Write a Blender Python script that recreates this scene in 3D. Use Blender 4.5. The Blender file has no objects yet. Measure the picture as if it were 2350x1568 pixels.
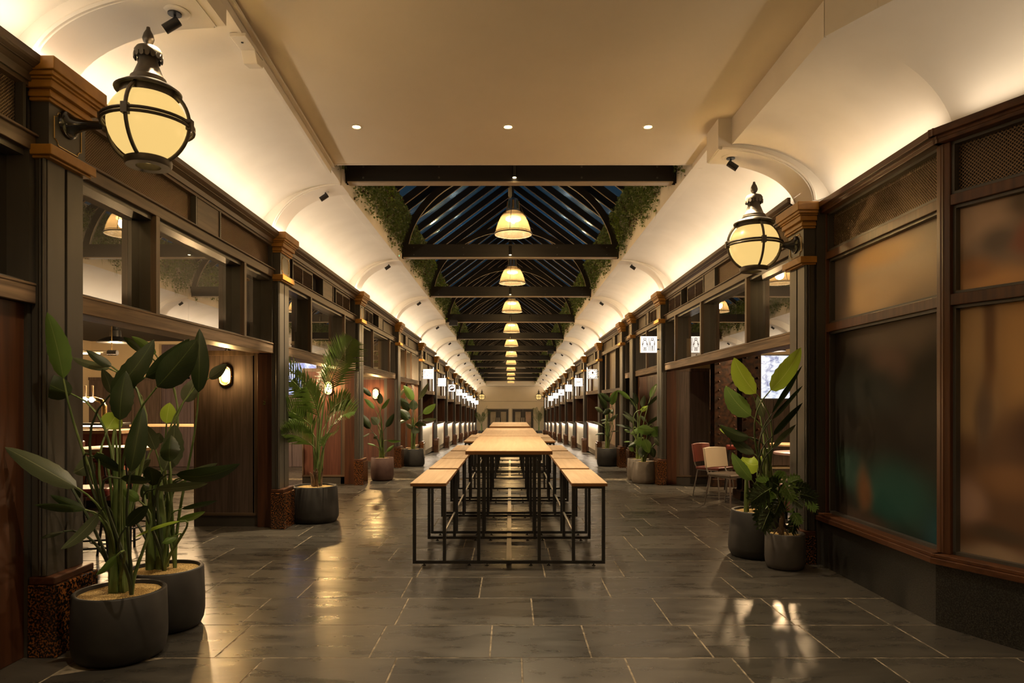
import bpy, math, random
from mathutils import Vector, Matrix
R = math.radians
C = bpy.context.scene.collection
SC = bpy.context.scene
# ------------------------------------------------------------------ camera, world, exposure
FPX = 1566.7                      # 24 mm on a 36 mm sensor, 2350 px wide
EYE = 1.48
VX, VY = 1171.0, 924.0            # vanishing point of the hall in the photograph
cam = bpy.data.cameras.new('camera'); cam.lens = 24.0; cam.sensor_width = 36.0; cam.sensor_fit = 'HORIZONTAL'
cam.shift_x = (1175.0 - VX) / 2350.0; cam.shift_y = (VY - 784.0) / 2350.0
cam.clip_start = 0.05; cam.clip_end = 200
co = bpy.data.objects.new('camera', cam); C.objects.link(co)
co.location = (0, 0, EYE); co.rotation_euler = (R(90), 0, 0)
SC.camera = co
W = bpy.data.worlds.new('night_sky'); SC.world = W; W.use_nodes = True
W.node_tree.nodes['Background'].inputs[0].default_value = (0.010, 0.022, 0.033, 1)
W.node_tree.nodes['Background'].inputs[1].default_value = 1.1
SC.view_settings.view_transform = 'Standard'; SC.view_settings.look = 'None'
SC.view_settings.gamma = 1.0; SC.view_settings.use_curve_mapping = False
EXPO = 1.5
SC.view_settings.exposure = EXPO
EK = 2.0 ** -EXPO                 # keeps lit faces at their photographed brightness
cy = SC.cycles
cy.max_bounces = 7; cy.diffuse_bounces = 4; cy.glossy_bounces = 4; cy.transmission_bounces = 5
cy.transparent_max_bounces = 12; cy.caustics_reflective = False; cy.caustics_refractive = False
cy.sample_clamp_indirect = 4.0
# light levels (W)
COVE_W = 1.3                      # per metre of cove strip
COVE_COL = (1.0, 0.83, 0.63)
WARM = (1.0, 0.62, 0.24)
LANTERN_W = 165.0
PENDANT_W = 78.0
SPOT_W = 280.0
DOWN_W = 90.0

def P(px, py, d):
    """point seen at photograph pixel (px, py) at distance d along the hall"""
    return Vector(((px - VX) * d / FPX, d, EYE + (VY - py) * d / FPX))

# ------------------------------------------------------------------ mesh helpers
class MB:
    def __init__(self): self.v = []; self.f = []; self.mi = []; self.uv = []; self.m = 0; self.hasuv = False
    def add(self, vs, fs, uvs=None):
        o = len(self.v); self.v += [tuple(p) for p in vs]
        for k, f in enumerate(fs):
            self.f.append([o + i for i in f]); self.mi.append(self.m)
            if uvs is not None: self.uv.append(uvs[k]); self.hasuv = True
            else: self.uv.append([(0.0, 0.0)] * len(f))
        return self
    def box(self, x0, x1, y0, y1, z0, z1):
        if x0 > x1: x0, x1 = x1, x0
        if y0 > y1: y0, y1 = y1, y0
        if z0 > z1: z0, z1 = z1, z0
        return self.add([(x0,y0,z0),(x1,y0,z0),(x1,y1,z0),(x0,y1,z0),(x0,y0,z1),(x1,y0,z1),(x1,y1,z1),(x0,y1,z1)],
                        [(0,3,2,1),(4,5,6,7),(0,1,5,4),(1,2,6,5),(2,3,7,6),(3,0,4,7)])
    def bar(self, a, b, w, h, up=(0,0,1)):
        """rectangular bar from a to b, w across, h along up"""
        a = Vector(a); b = Vector(b); t = (b - a).normalized(); u = Vector(up)
        s = t.cross(u)
        if s.length < 1e-6: s = t.cross(Vector((1,0,0)))
        s.normalize(); u = s.cross(t).normalized()
        s = s * w / 2; u = u * h / 2
        vs = [a-s-u, a+s-u, a+s+u, a-s+u, b-s-u, b+s-u, b+s+u, b-s+u]
        return self.add(vs, [(0,1,2,3),(7,6,5,4),(1,0,4,5),(2,1,5,6),(3,2,6,7),(0,3,7,4)])
    def tube(self, pts, r, n=8, closed=False, caps=True):
        pts = [Vector(p) for p in pts]; N = len(pts)
        rs = r if isinstance(r, (list, tuple)) else [r] * N
        ref = None; rings = []
        for i, p in enumerate(pts):
            if closed: t = pts[(i+1) % N] - pts[i-1]
            else: t = pts[min(i+1, N-1)] - pts[max(i-1, 0)]
            if t.length < 1e-9: t = Vector((0,0,1))
            t.normalize()
            if ref is None:
                ref = Vector((0,0,1)) if abs(t.z) < .9 else Vector((1,0,0))
            s = t.cross(ref)
            if s.length < 1e-6: s = t.orthogonal()
            s.normalize(); u = s.cross(t).normalized(); ref = u
            rings.append([p + s*math.cos(2*math.pi*k/n)*rs[i] + u*math.sin(2*math.pi*k/n)*rs[i] for k in range(n)])
        vs = [q for g in rings for q in g]; fs = []
        M = N if closed else N - 1
        for i in range(M):
            for k in range(n):
                a = i*n+k; b = i*n+(k+1) % n; c = ((i+1) % N)*n+(k+1) % n; d = ((i+1) % N)*n+k
                fs.append((a, b, c, d))
        if caps and not closed:
            fs.append(tuple(range(n))[::-1]); fs.append(tuple(range((N-1)*n, N*n)))
        return self.add(vs, fs)
    def lathe(self, prof, c=(0,0,0), n=24, axis='z', a0=0.0, cap=True):
        """profile of (radius, height) turned about an axis through c"""
        c = Vector(c); vs = []; fs = []; N = len(prof)
        for (r, h) in prof:
            for k in range(n):
                a = 2*math.pi*k/n + a0; x, y = r*math.cos(a), r*math.sin(a)
                q = (x, y, h) if axis == 'z' else ((h, x, y) if axis == 'x' else (x, h, y))
                vs.append(c + Vector(q))
        for i in range(N-1):
            for k in range(n):
                q = (i*n+k, i*n+(k+1) % n, (i+1)*n+(k+1) % n, (i+1)*n+k)
                fs.append(q if axis != 'y' else q[::-1])
        if cap and prof[0][0] > 1e-4: fs.append(tuple(range(n))[::-1])
        if cap and prof[-1][0] > 1e-4: fs.append(tuple(range((N-1)*n, N*n)))
        return self.add(vs, fs)
    def extrude(self, poly, y0, y1, plane='xz'):
        """closed polygon in a plane pushed along the remaining axis"""
        n = len(poly)
        def q(p, t):
            if plane == 'xz': return (p[0], t, p[1])
            if plane == 'yz': return (t, p[0], p[1])
            return (p[0], p[1], t)
        vs = [q(p, y0) for p in poly] + [q(p, y1) for p in poly]
        fs = [tuple(range(n)), tuple(range(2*n-1, n-1, -1))]
        for i in range(n): fs.append((i, i+n, (i+1) % n + n, (i+1) % n))
        return self.add(vs, fs)
    def quad(self, a, b, c, d):
        return self.add([a, b, c, d], [(0,1,2,3)], [[(0,0),(1,0),(1,1),(0,1)]])
    def sheet(self, fn, nu, nv, uv=True):
        vs = [fn(i/nu, j/nv) for j in range(nv+1) for i in range(nu+1)]; fs = []; us = []
        for j in range(nv):
            for i in range(nu):
                a = j*(nu+1)+i
                fs.append((a, a+1, a+nu+2, a+nu+1))
                us.append([(i/nu, j/nv), ((i+1)/nu, j/nv), ((i+1)/nu, (j+1)/nv), (i/nu, (j+1)/nv)])
        return self.add(vs, fs, us if uv else None)

def build(name, mb, mats, parent=None, smooth=False, bevel=0.0, ang=38):
    me = bpy.data.meshes.new(name)
    o3 = Vector((0,0,0)) if parent is None else origin_of(parent)
    me.from_pydata([tuple(Vector(p) - o3) for p in mb.v], [], mb.f)
    if not isinstance(mats, (list, tuple)): mats = [mats]
    for m in mats: me.materials.append(m)
    me.polygons.foreach_set('material_index', mb.mi)
    if mb.hasuv:
        l = me.uv_layers.new(name='UVMap'); flat = [c for f in mb.uv for p in f for c in p]
        l.data.foreach_set('uv', flat)
    me.update()
    if smooth:
        me.shade_smooth(); me.set_sharp_from_angle(angle=R(ang))
    o = bpy.data.objects.new(name, me); C.objects.link(o)
    if parent is not None: o.parent = parent
    if bevel > 0:
        b = o.modifiers.new('edge', 'BEVEL'); b.width = bevel; b.segments = 2; b.limit_method = 'ANGLE'
    return o
def origin_of(o):
    v = Vector(o.location)
    while o.parent is not None:
        o = o.parent; v = v + Vector(o.location)
    return v
def tag(o, label, cat, group=None, kind=None):
    o['label'] = label; o['category'] = cat
    if group: o['group'] = group
    if kind: o['kind'] = kind
    return o
def thing(name, label, cat, loc=(0,0,0), group=None, kind='thing'):
    o = bpy.data.objects.new(name, None); C.objects.link(o); o.location = loc
    o.empty_display_size = .1
    return tag(o, label, cat, group, kind)
def struct(name, mb=None, mats=None, parent=None, loc=None, **k):
    if mb is None:
        o = bpy.data.objects.new(name, None); C.objects.link(o); o.location = loc or (0,0,0); o.empty_display_size = .1
    else: o = build(name, mb, mats, parent, **k)
    if parent is None: o['kind'] = 'structure'
    return o
def copy_tree(o, parent=None, loc=None, label=None, group=None):
    c = o.copy(); C.objects.link(c)
    c.parent = parent
    if loc is not None: c.location = loc
    if label: c['label'] = label
    if group: c['group'] = group
    for ch in list(o.children): copy_tree(ch, c)
    return c
def lamp(kind, name, loc, energy, color, parent=None, size=.05, size_y=None, direction=None, spot=60, blend=.5):
    l = bpy.data.lights.new(name, kind); l.energy = energy; l.color = color
    if kind == 'AREA':
        l.size = size
        if size_y: l.shape = 'RECTANGLE'; l.size_y = size_y
    else: l.shadow_soft_size = size
    if kind == 'SPOT': l.spot_size = R(spot); l.spot_blend = blend
    o = bpy.data.objects.new(name, l); C.objects.link(o)
    o.location = Vector(loc) - (origin_of(parent) if parent is not None else Vector((0,0,0)))
    if direction is not None:
        d = Vector(direction).normalized()
        if kind == 'AREA' and size_y and abs(d.y) < .9:          # long side runs along the hall
            zz = -d; yy = Vector((0,1,0)); yy = (yy - zz*yy.dot(zz)).normalized(); xx = yy.cross(zz)
            o.rotation_euler = Matrix((xx, yy, zz)).transposed().to_euler()
        else: o.rotation_euler = d.to_track_quat('-Z', 'Y').to_euler()
    if parent is not None: o.parent = parent
    return o
ORD = ['first','second','third','fourth','fifth','sixth','seventh','eighth','ninth','tenth','eleventh','twelfth','thirteenth','fourteenth','fifteenth']
def side(s): return 'bar side' if s < 0 else 'washroom side'

# ------------------------------------------------------------------ materials
def mat(name, col=(.5,.5,.5), rough=.5, metal=0.0, spec=.5, emit=None, es=1.0, coat=0.0):
    m = bpy.data.materials.new(name); m.use_nodes = True
    b = m.node_tree.nodes['Principled BSDF']
    b.inputs['Base Color'].default_value = (*col, 1); b.inputs['Roughness'].default_value = rough
    b.inputs['Metallic'].default_value = metal; b.inputs['Specular IOR Level'].default_value = spec
    b.inputs['Coat Weight'].default_value = coat
    if emit: b.inputs['Emission Color'].default_value = (*emit, 1); b.inputs['Emission Strength'].default_value = es*EK
    return m
def nt(m): return m.node_tree.nodes, m.node_tree.links, m.node_tree.nodes['Principled BSDF']
def ramp(n, pts):
    r = n.new('ShaderNodeValToRGB'); e = r.color_ramp.elements
    while len(e) > 1: e.remove(e[-1])
    e[0].position = pts[0][0]; e[0].color = (*pts[0][1], 1)
    for p, c in pts[1:]:
        q = e.new(p); q.color = (*c, 1)
    return r
def noisy(m, scale, lo, hi, detail=4, stretch=(1,1,1), bump=0.0, rough=None, coord='Object', dist=0.0, mid=(.35,.65)):
    n, l, b = nt(m)
    tc = n.new('ShaderNodeTexCoord'); mp = n.new('ShaderNodeMapping'); mp.inputs['Scale'].default_value = stretch
    nz = n.new('ShaderNodeTexNoise'); nz.inputs['Scale'].default_value = scale; nz.inputs['Detail'].default_value = detail
    nz.inputs['Distortion'].default_value = dist
    l.new(tc.outputs[coord], mp.inputs[0]); l.new(mp.outputs[0], nz.inputs['Vector'])
    r = ramp(n, [(mid[0], lo), (mid[1], hi)]); l.new(nz.outputs['Fac'], r.inputs[0]); l.new(r.outputs[0], b.inputs['Base Color'])
    if bump:
        bp = n.new('ShaderNodeBump'); bp.inputs['Strength'].default_value = bump; bp.inputs['Distance'].default_value = .01
        l.new(nz.outputs['Fac'], bp.inputs['Height']); l.new(bp.outputs[0], b.inputs['Normal'])
    if rough:
        mr = n.new('ShaderNodeMapRange'); mr.inputs[3].default_value = rough[0]; mr.inputs[4].default_value = rough[1]
        l.new(nz.outputs['Fac'], mr.inputs[0]); l.new(mr.outputs[0], b.inputs['Roughness'])
    return m
def wood(name, lo, hi, axis, rough=.45, scale=7.0, spec=.4, bump=.08, cathedral=False):
    st = [14.0, 14.0, 14.0]; st['xyz'.index(axis)] = .7
    m = mat(name, hi, rough, spec=spec)
    noisy(m, scale/7.0*1.6, lo, hi, 6, tuple(st), bump=bump, dist=1.2 if cathedral else .5, mid=(.36,.66))
    return m
M = {}
M['plaster'] = noisy(mat('cream_plaster', (.80,.74,.64), .75, spec=.2), 2.2, (.77,.71,.61), (.82,.76,.66))
M['ceil'] = noisy(mat('ceiling_plaster', (.82,.73,.58), .7, spec=.2), 1.2, (.80,.71,.56), (.84,.75,.60))
M['endwall'] = noisy(mat('end_wall_plaster', (.80,.71,.57), .8, spec=.15), 1.0, (.78,.69,.55), (.82,.73,.59))
M['black_wood'] = noisy(mat('black_painted_timber', (.05,.045,.038), .36, spec=.5), 5, (.042,.038,.032), (.056,.05,.043), stretch=(1,1,.2))
M['iron_black'] = noisy(mat('black_painted_steel', (.012,.012,.013), .35, spec=.5), 30, (.010,.010,.011), (.016,.016,.017))
M['beam'] = noisy(mat('dark_beam_paint', (.012,.0095,.0075), .45, spec=.3), 4, (.010,.008,.006), (.015,.012,.009), stretch=(.3,3,3))
M['beam_lit_edge'] = mat('beam_lit_underside', (.42,.34,.24), .5)  # lit undersides of beams and rafters painted in as a pale colour
for ax in 'xyz':
    M['frame_'+ax] = wood('walnut_frame_'+ax, (.062,.040,.025), (.125,.082,.052), ax, .42)
    M['jamb_'+ax] = wood('red_brown_jamb_'+ax, (.045,.015,.006), (.085,.030,.012), ax, .45)
    M['oak_'+ax] = wood('pale_oak_'+ax, (.50,.34,.19), (.62,.44,.27), ax, .42, bump=.03)
    M['weather_'+ax] = wood('weathered_timber_'+ax, (.105,.070,.044), (.26,.18,.118), ax, .6, bump=.15)
for ax in 'xyz': M['mahogany_'+ax] = wood('mahogany_frame_'+ax, (.048,.017,.007), (.100,.038,.015), ax, .34)
M['oak_table'] = wood('honey_oak_top', (.45,.275,.14), (.53,.34,.185), 'y', .52, bump=.02)
M['oak_edge'] = wood('brown_oak_edge', (.20,.09,.032), (.29,.135,.05), 'x', .5)
M['veneer'] = wood('dark_veneer', (.058,.040,.032), (.105,.074,.060), 'z', .5, cathedral=True)
M['veneer_red'] = wood('red_veneer', (.060,.018,.010), (.105,.036,.022), 'z', .5, cathedral=True)
M['ochre'] = noisy(mat('ochre_paint', (.33,.15,.017), .42), 8, (.28,.125,.012), (.38,.18,.024))
M['granite_red'] = noisy(mat('red_granite', (.2,.07,.02), .13, spec=.5), 75, (.010,.008,.007), (.24,.085,.022), 3, mid=(.48,.62))
M['granite_black'] = noisy(mat('black_granite', (.02,.02,.02), .3, spec=.5), 130, (.006,.006,.006), (.045,.042,.036), 3, mid=(.42,.68))
M['slate'] = mat('slate_slabs', (.05,.05,.05), .35, spec=.5)
def slate():
    m = M['slate']; n, l, b = nt(m)
    g = n.new('ShaderNodeNewGeometry'); tc = n.new('ShaderNodeTexCoord')
    r = ramp(n, [(0, (.026,.024,.021)), (.5, (.040,.036,.031)), (1, (.058,.052,.044))])
    l.new(g.outputs['Random Per Island'], r.inputs[0])
    mp = n.new('ShaderNodeMapping'); mp.inputs['Scale'].default_value = (1, 3, 1)
    l.new(tc.outputs['Object'], mp.inputs[0])
    nz = n.new('ShaderNodeTexNoise'); nz.inputs['Scale'].default_value = 2.6; nz.inputs['Detail'].default_value = 9; nz.inputs['Distortion'].default_value = .35
    nz.inputs['Roughness'].default_value = .6
    l.new(mp.outputs[0], nz.inputs['Vector'])
    r2 = ramp(n, [(.25, (.72,.72,.72)), (.75, (1.32,1.29,1.22))]); l.new(nz.outputs['Fac'], r2.inputs[0])
    mx = n.new('ShaderNodeMix'); mx.data_type = 'RGBA'; mx.blend_type = 'MULTIPLY'; mx.inputs['Factor'].default_value = 1
    l.new(r.outputs[0], mx.inputs[6]); l.new(r2.outputs[0], mx.inputs[7])
    # pale scuffs and grit
    sp = n.new('ShaderNodeTexNoise'); sp.inputs['Scale'].default_value = 55; sp.inputs['Detail'].default_value = 2
    l.new(tc.outputs['Object'], sp.inputs['Vector'])
    r3 = ramp(n, [(.70, (0,0,0)), (.78, (1,1,1))]); l.new(sp.outputs['Fac'], r3.inputs[0])
    mx2 = n.new('ShaderNodeMix'); mx2.data_type = 'RGBA'; l.new(r3.outputs[0], mx2.inputs['Factor'])
    l.new(mx.outputs[2], mx2.inputs[6]); mx2.inputs[7].default_value = (.16,.13,.09,1)
    l.new(mx2.outputs[2], b.inputs['Base Color'])
    rr = n.new('ShaderNodeMapRange'); rr.inputs[1].default_value = .3; rr.inputs[2].default_value = .7
    rr.inputs[3].default_value = .22; rr.inputs[4].default_value = .40; l.new(nz.outputs['Fac'], rr.inputs[0]); l.new(rr.outputs[0], b.inputs['Roughness'])
    bp = n.new('ShaderNodeBump'); bp.inputs['Strength'].default_value = .13; bp.inputs['Distance'].default_value = .008
    l.new(nz.outputs['Fac'], bp.inputs['Height']); l.new(bp.outputs[0], b.inputs['Normal'])
slate()
M['mortar'] = noisy(mat('lime_mortar', (.36,.28,.18), .9, spec=.1), 14, (.07,.058,.042), (.26,.215,.155))
M['lantern_iron'] = noisy(mat('lantern_iron', (.075,.062,.045), .42, metal=.35), 20, (.062,.051,.037), (.090,.075,.055))
M['black_gloss'] = mat('black_gloss_iron', (.012,.011,.010), .18, spec=.6)
M['globe'] = mat('opal_globe', (.12,.09,.04), .3, emit=(1.0,.66,.215), es=.92)
M['bulb'] = mat('warm_bulb', (1,.9,.7), .4, emit=(1.0,.72,.36), es=9.0)
M['bulb_hot'] = mat('glowing_filament_bulb', (1,.9,.7), .4, emit=(1.0,.62,.24), es=240.0)
M['led'] = mat('led_strip', (1,1,1), .5, emit=(1.0,.85,.62), es=5.0)
M['led_white'] = mat('led_tube_white', (1,1,1), .5, emit=(1.0,.90,.74), es=1.6)
M['sign_face'] = mat('lit_sign_face', (1,1,1), .5, emit=(1.0,.97,.90), es=1.25)
M['sign_ink'] = mat('sign_brown_ink', (.10,.045,.02), .6)
M['sign_gold'] = mat('sign_gold_ink', (.50,.32,.10), .6, emit=(.75,.55,.22), es=.42)
M['bolt'] = mat('dull_bolt_head', (.06,.05,.04), .45, metal=.5)
M['brass'] = mat('polished_brass', (.60,.42,.18), .25, metal=1.0)
M['steel'] = mat('brushed_steel', (.42,.40,.37), .35, metal=1.0)
M['chrome'] = mat('chrome', (.6,.6,.6), .12, metal=1.0)
M['pot'] = noisy(mat('charcoal_concrete', (.020,.018,.017), .55, spec=.3), 9, (.017,.015,.014), (.023,.021,.019))
M['pot_taupe'] = noisy(mat('taupe_concrete', (.12,.098,.08), .6, spec=.3), 9, (.105,.086,.07), (.13,.108,.088))
M['pot_red'] = noisy(mat('plum_brown_concrete', (.10,.055,.045), .6, spec=.3), 9, (.09,.048,.04), (.11,.062,.05))
M['gravel'] = noisy(mat('ochre_gravel', (.45,.30,.11), .9, spec=.1), 170, (.16,.10,.035), (.66,.46,.19), 3, bump=1.0, mid=(.36,.6))
M['grille_bar'] = mat('bronze_grille_bars', (.20,.13,.075), .38, metal=.6)
M['grille_back'] = mat('grille_backing', (.010,.008,.007), .6)
M['grille_flat'] = noisy(mat('grey_panel', (.11,.085,.055), .5), 3, (.10,.077,.05), (.125,.097,.063))
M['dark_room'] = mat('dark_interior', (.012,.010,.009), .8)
M['counter_white'] = wood('limed_panel', (.62,.55,.44), (.72,.65,.54), 'z', .55, bump=.02)
M['stone_kick'] = noisy(mat('stone_plinth', (.2,.17,.13), .7), 12, (.16,.135,.10), (.24,.20,.155))
M['navy'] = mat('navy_panel', (.02,.022,.035), .5)
M['leather_red'] = mat('oxblood_leather', (.13,.016,.010), .36)
M['leather_rust'] = mat('rust_leather', (.33,.085,.03), .42)
M['cream_vinyl'] = mat('cream_vinyl', (.52,.44,.33), .5)
M['taupe_vinyl'] = mat('taupe_vinyl', (.17,.14,.115), .45)
M['salmon'] = mat('salmon_bar_front', (.42,.15,.10), .5)
M['cream_wall'] = mat('cream_room_wall', (.55,.44,.28), .7)
M['violet_panel'] = wood('grey_violet_panel', (.07,.05,.055), (.10,.075,.085), 'z', .5)
M['rust'] = noisy(mat('rusted_steel', (.09,.03,.01), .75, metal=.2, spec=.2), 15, (.016,.009,.006), (.055,.022,.009), 6, bump=.2, mid=(.40,.72))
M['black_shade'] = mat('black_enamel', (.010,.010,.010), .25)
M['white_in'] = mat('white_enamel_inside', (.8,.75,.65), .4, emit=(1,.72,.40), es=1.6)
def glass(name, tint, refl, rough=0.0, gcol=(1,1,1)):
    m = bpy.data.materials.new(name); m.use_nodes = True; n = m.node_tree.nodes; l = m.node_tree.links
    n.remove(n['Principled BSDF'])
    t = n.new('ShaderNodeBsdfTransparent'); t.inputs[0].default_value = (*tint, 1)
    g = n.new('ShaderNodeBsdfGlossy'); g.inputs['Roughness'].default_value = rough; g.inputs[0].default_value = (*gcol, 1)
    mx = n.new('ShaderNodeMixShader')
    lw = n.new('ShaderNodeLayerWeight'); lw.inputs[0].default_value = .5
    mr = n.new('ShaderNodeMapRange'); mr.inputs[3].default_value = refl[0]; mr.inputs[4].default_value = refl[1]
    l.new(lw.outputs['Facing'], mr.inputs[0]); l.new(mr.outputs[0], mx.inputs[0])
    l.new(t.outputs[0], mx.inputs[1]); l.new(g.outputs[0], mx.inputs[2]); l.new(mx.outputs[0], n['Material Output'].inputs[0])
    return m
M['glass'] = glass('solar_glass', (.42,.40,.36), (.10,.78))
M['glass_shop'] = glass('shop_glass', (.9,.9,.88), (.05,.35))
M['glass_roof'] = glass('roof_glass', (.5,.62,.7), (.20,.65), .10, (.5,.75,.95))
def shade_glass():
    m = bpy.data.materials.new('prismatic_glass'); m.use_nodes = True; n = m.node_tree.nodes; l = m.node_tree.links
    n.remove(n['Principled BSDF'])
    t = n.new('ShaderNodeBsdfTransparent'); t.inputs[0].default_value = (.95,.85,.68,1)
    tr = n.new('ShaderNodeBsdfTranslucent'); tr.inputs[0].default_value = (.11,.086,.052,1)
    df = n.new('ShaderNodeBsdfDiffuse'); df.inputs[0].default_value = (.12,.096,.062,1)
    g = n.new('ShaderNodeBsdfGlossy'); g.inputs['Roughness'].default_value = .15
    a = n.new('ShaderNodeMixShader'); a.inputs[0].default_value = .45; l.new(tr.outputs[0], a.inputs[1]); l.new(df.outputs[0], a.inputs[2])
    b = n.new('ShaderNodeMixShader'); b.inputs[0].default_value = .36; l.new(t.outputs[0], b.inputs[1]); l.new(a.outputs[0], b.inputs[2])
    c = n.new('ShaderNodeMixShader'); c.inputs[0].default_value = .10; l.new(b.outputs[0], c.inputs[1]); l.new(g.outputs[0], c.inputs[2])
    l.new(c.outputs[0], n['Material Output'].inputs[0])
    return m
M['shade'] = shade_glass()
def leafmat(name, lo, hi, trans=.25, rib=(.25,.32,.10), rough=.38):
    m = mat(name, hi, rough, spec=.45); n, l, b = nt(m)
    uv = n.new('ShaderNodeUVMap'); sx = n.new('ShaderNodeSeparateXYZ'); l.new(uv.outputs[0], sx.inputs[0])
    # side veins sweep from the midrib towards the tip
    ab = n.new('ShaderNodeMath'); ab.operation = 'ADD'; ab.inputs[1].default_value = -.5; l.new(sx.outputs[0], ab.inputs[0])
    a2 = n.new('ShaderNodeMath'); a2.operation = 'ABSOLUTE'; l.new(ab.outputs[0], a2.inputs[0])
    m1 = n.new('ShaderNodeMath'); m1.operation = 'MULTIPLY_ADD'; m1.inputs[1].default_value = -.55; l.new(a2.outputs[0], m1.inputs[0]); l.new(sx.outputs[1], m1.inputs[2])
    m2 = n.new('ShaderNodeMath'); m2.operation = 'MULTIPLY'; m2.inputs[1].default_value = 210; l.new(m1.outputs[0], m2.inputs[0])
    sn = n.new('ShaderNodeMath'); sn.operation = 'SINE'; l.new(m2.outputs[0], sn.inputs[0])
    mr = n.new('ShaderNodeMapRange'); mr.inputs[1].default_value = -1; mr.inputs[2].default_value = 1; l.new(sn.outputs[0], mr.inputs[0])
    av = tuple((a+b)/2 for a, b in zip(lo, hi)); lo2 = tuple((a+b)/2 for a, b in zip(lo, av)); hi2 = tuple((a+b)/2 for a, b in zip(hi, av))
    r = ramp(n, [(0, lo2), (1, hi2)]); l.new(mr.outputs[0], r.inputs[0])
    st = n.new('ShaderNodeMath'); st.operation = 'LESS_THAN'; st.inputs[1].default_value = .016; l.new(a2.outputs[0], st.inputs[0])
    mx = n.new('ShaderNodeMix'); mx.data_type = 'RGBA'; l.new(st.outputs[0], mx.inputs['Factor']); l.new(r.outputs[0], mx.inputs[6]); mx.inputs[7].default_value = (*rib, 1)
    l.new(mx.outputs[2], b.inputs['Base Color'])
    bp = n.new('ShaderNodeBump'); bp.inputs['Strength'].default_value = .12; bp.inputs['Distance'].default_value = .003
    l.new(sn.outputs[0], bp.inputs['Height']); l.new(bp.outputs[0], b.inputs['Normal'])
    tr = n.new('ShaderNodeBsdfTranslucent'); l.new(mx.outputs[2], tr.inputs[0])
    ms = n.new('ShaderNodeMixShader'); ms.inputs[0].default_value = trans
    l.new(b.outputs[0], ms.inputs[1]); l.new(tr.outputs[0], ms.inputs[2]); l.new(ms.outputs[0], n['Material Output'].inputs[0])
    return m
M['leaf_shaded'] = leafmat('shaded_green_leaf', (.011,.020,.004), (.019,.033,.006), .14, (.05,.065,.015), .42)  # leaves in shade, the shade put into a darker green
M['leaf_mid'] = leafmat('green_leaf', (.062,.115,.02), (.105,.18,.035), .25, (.16,.22,.06))
M['leaf_backlit'] = leafmat('backlit_lime_leaf', (.24,.34,.035), (.36,.50,.06), .38, (.42,.52,.12))  # backlit leaves, the light put into a brighter lime colour
M['leaf_grey'] = leafmat('grey_green_leaf', (.045,.058,.026), (.075,.088,.045), .2, (.17,.18,.10))
M['palm'] = leafmat('palm_leaf', (.035,.065,.010), (.075,.13,.018), .25, (.2,.22,.06))
M['stem'] = noisy(mat('green_stalk', (.10,.15,.04), .45), 12, (.06,.10,.02), (.14,.19,.055), stretch=(3,3,.4))
M['stem_dark'] = mat('dark_stalk', (.035,.05,.018), .45)
M['bark'] = noisy(mat('fibrous_bark', (.10,.055,.025), .8), 25, (.05,.028,.012), (.17,.10,.05), stretch=(3,3,.5), bump=.6)
M['tap_lens'] = mat('lit_tap_lens', (1,1,1), .3, emit=(.75,.9,1.0), es=5.0)
M['table_rose'] = mat('rose_laminate', (.42,.26,.24), .3)
M['pot_dark'] = noisy(mat('graphite_concrete', (.055,.048,.043), .55, spec=.35), 9, (.048,.042,.038), (.062,.054,.048))
M['green_led'] = mat('green_indicator', (0,.3,.1), .4, emit=(.1,1,.5), es=3.0)
# ================================================================== SETTING
def fz(y): return -.0293 * max(0.0, y - 13.2)
PK = {1: 4.32}
for k in range(2, 14): PK[k] = 8.33 + 4.24 * (k - 2)
def DZ(k): return -.0293 * max(0.0, PK[k] - 15.2)
YEND = 57.0
# ---- floor of slabs in courses across the hall
def make_floor():
    rnd = random.Random(4)
    mb = MB(); slabs = MB()
    ys = []; y = 3.957 - 8 * .6
    for _ in range(8): ys.append(y + rnd.uniform(-.03, .03)); y += .6
    ys += [3.957, 4.538, 5.165, 5.78]; y = 6.36
    while y < YEND: ys.append(y + rnd.uniform(-.04, .04)); y += .6
    ys.append(YEND)
    for j in range(len(ys) - 1):
        a, b = ys[j], ys[j+1]
        xl, xr = (-11.0, 9.5) if a < 17 else (-4.2, 4.2)
        x = xl + rnd.uniform(-.5, .2)
        while x < xr:
            w = rnd.choice([.62, .70, .78, .86, .95, 1.05]) * rnd.uniform(.95, 1.05)
            x2 = x + w; g = .0062
            t = .0008
            sk = rnd.uniform(-.02, .02)
            q = [(x+g, a+g), (x2-g+sk*0, a+g), (x2-g, b-g), (x+g, b-g)]
            z4 = [fz(p[1]) + rnd.uniform(-t, t) for p in q]
            # keep the slab planar: last corner follows the other three
            z4[3] = z4[0] + z4[2] - z4[1]
            top = [(p[0], p[1], z) for p, z in zip(q, z4)]
            cx, cyy = (x + x2) / 2, (a + b) / 2
            e = .004
            low = [(p[0] + (e if p[0] > cx else -e), p[1] + (e if p[1] > cyy else -e), z - .006) for p, z in zip(q, z4)]
            slabs.add(top + low, [(0,1,2,3), (0,4,5,1), (1,5,6,2), (2,6,7,3), (3,7,4,0)])
            x = x2
    for (a, b) in ((ys[0], 13.2), (13.2, YEND)):
        mb.add([(-11.2, a, fz(a)-.0016), (9.7, a, fz(a)-.0016), (9.7, b, fz(b)-.0016), (-11.2, b, fz(b)-.0016)], [(0,1,2,3)])
    f = struct('floor', slabs, M['slate'])
    o = build('floor_joint_bed', mb, M['mortar'], f)
make_floor()

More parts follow.
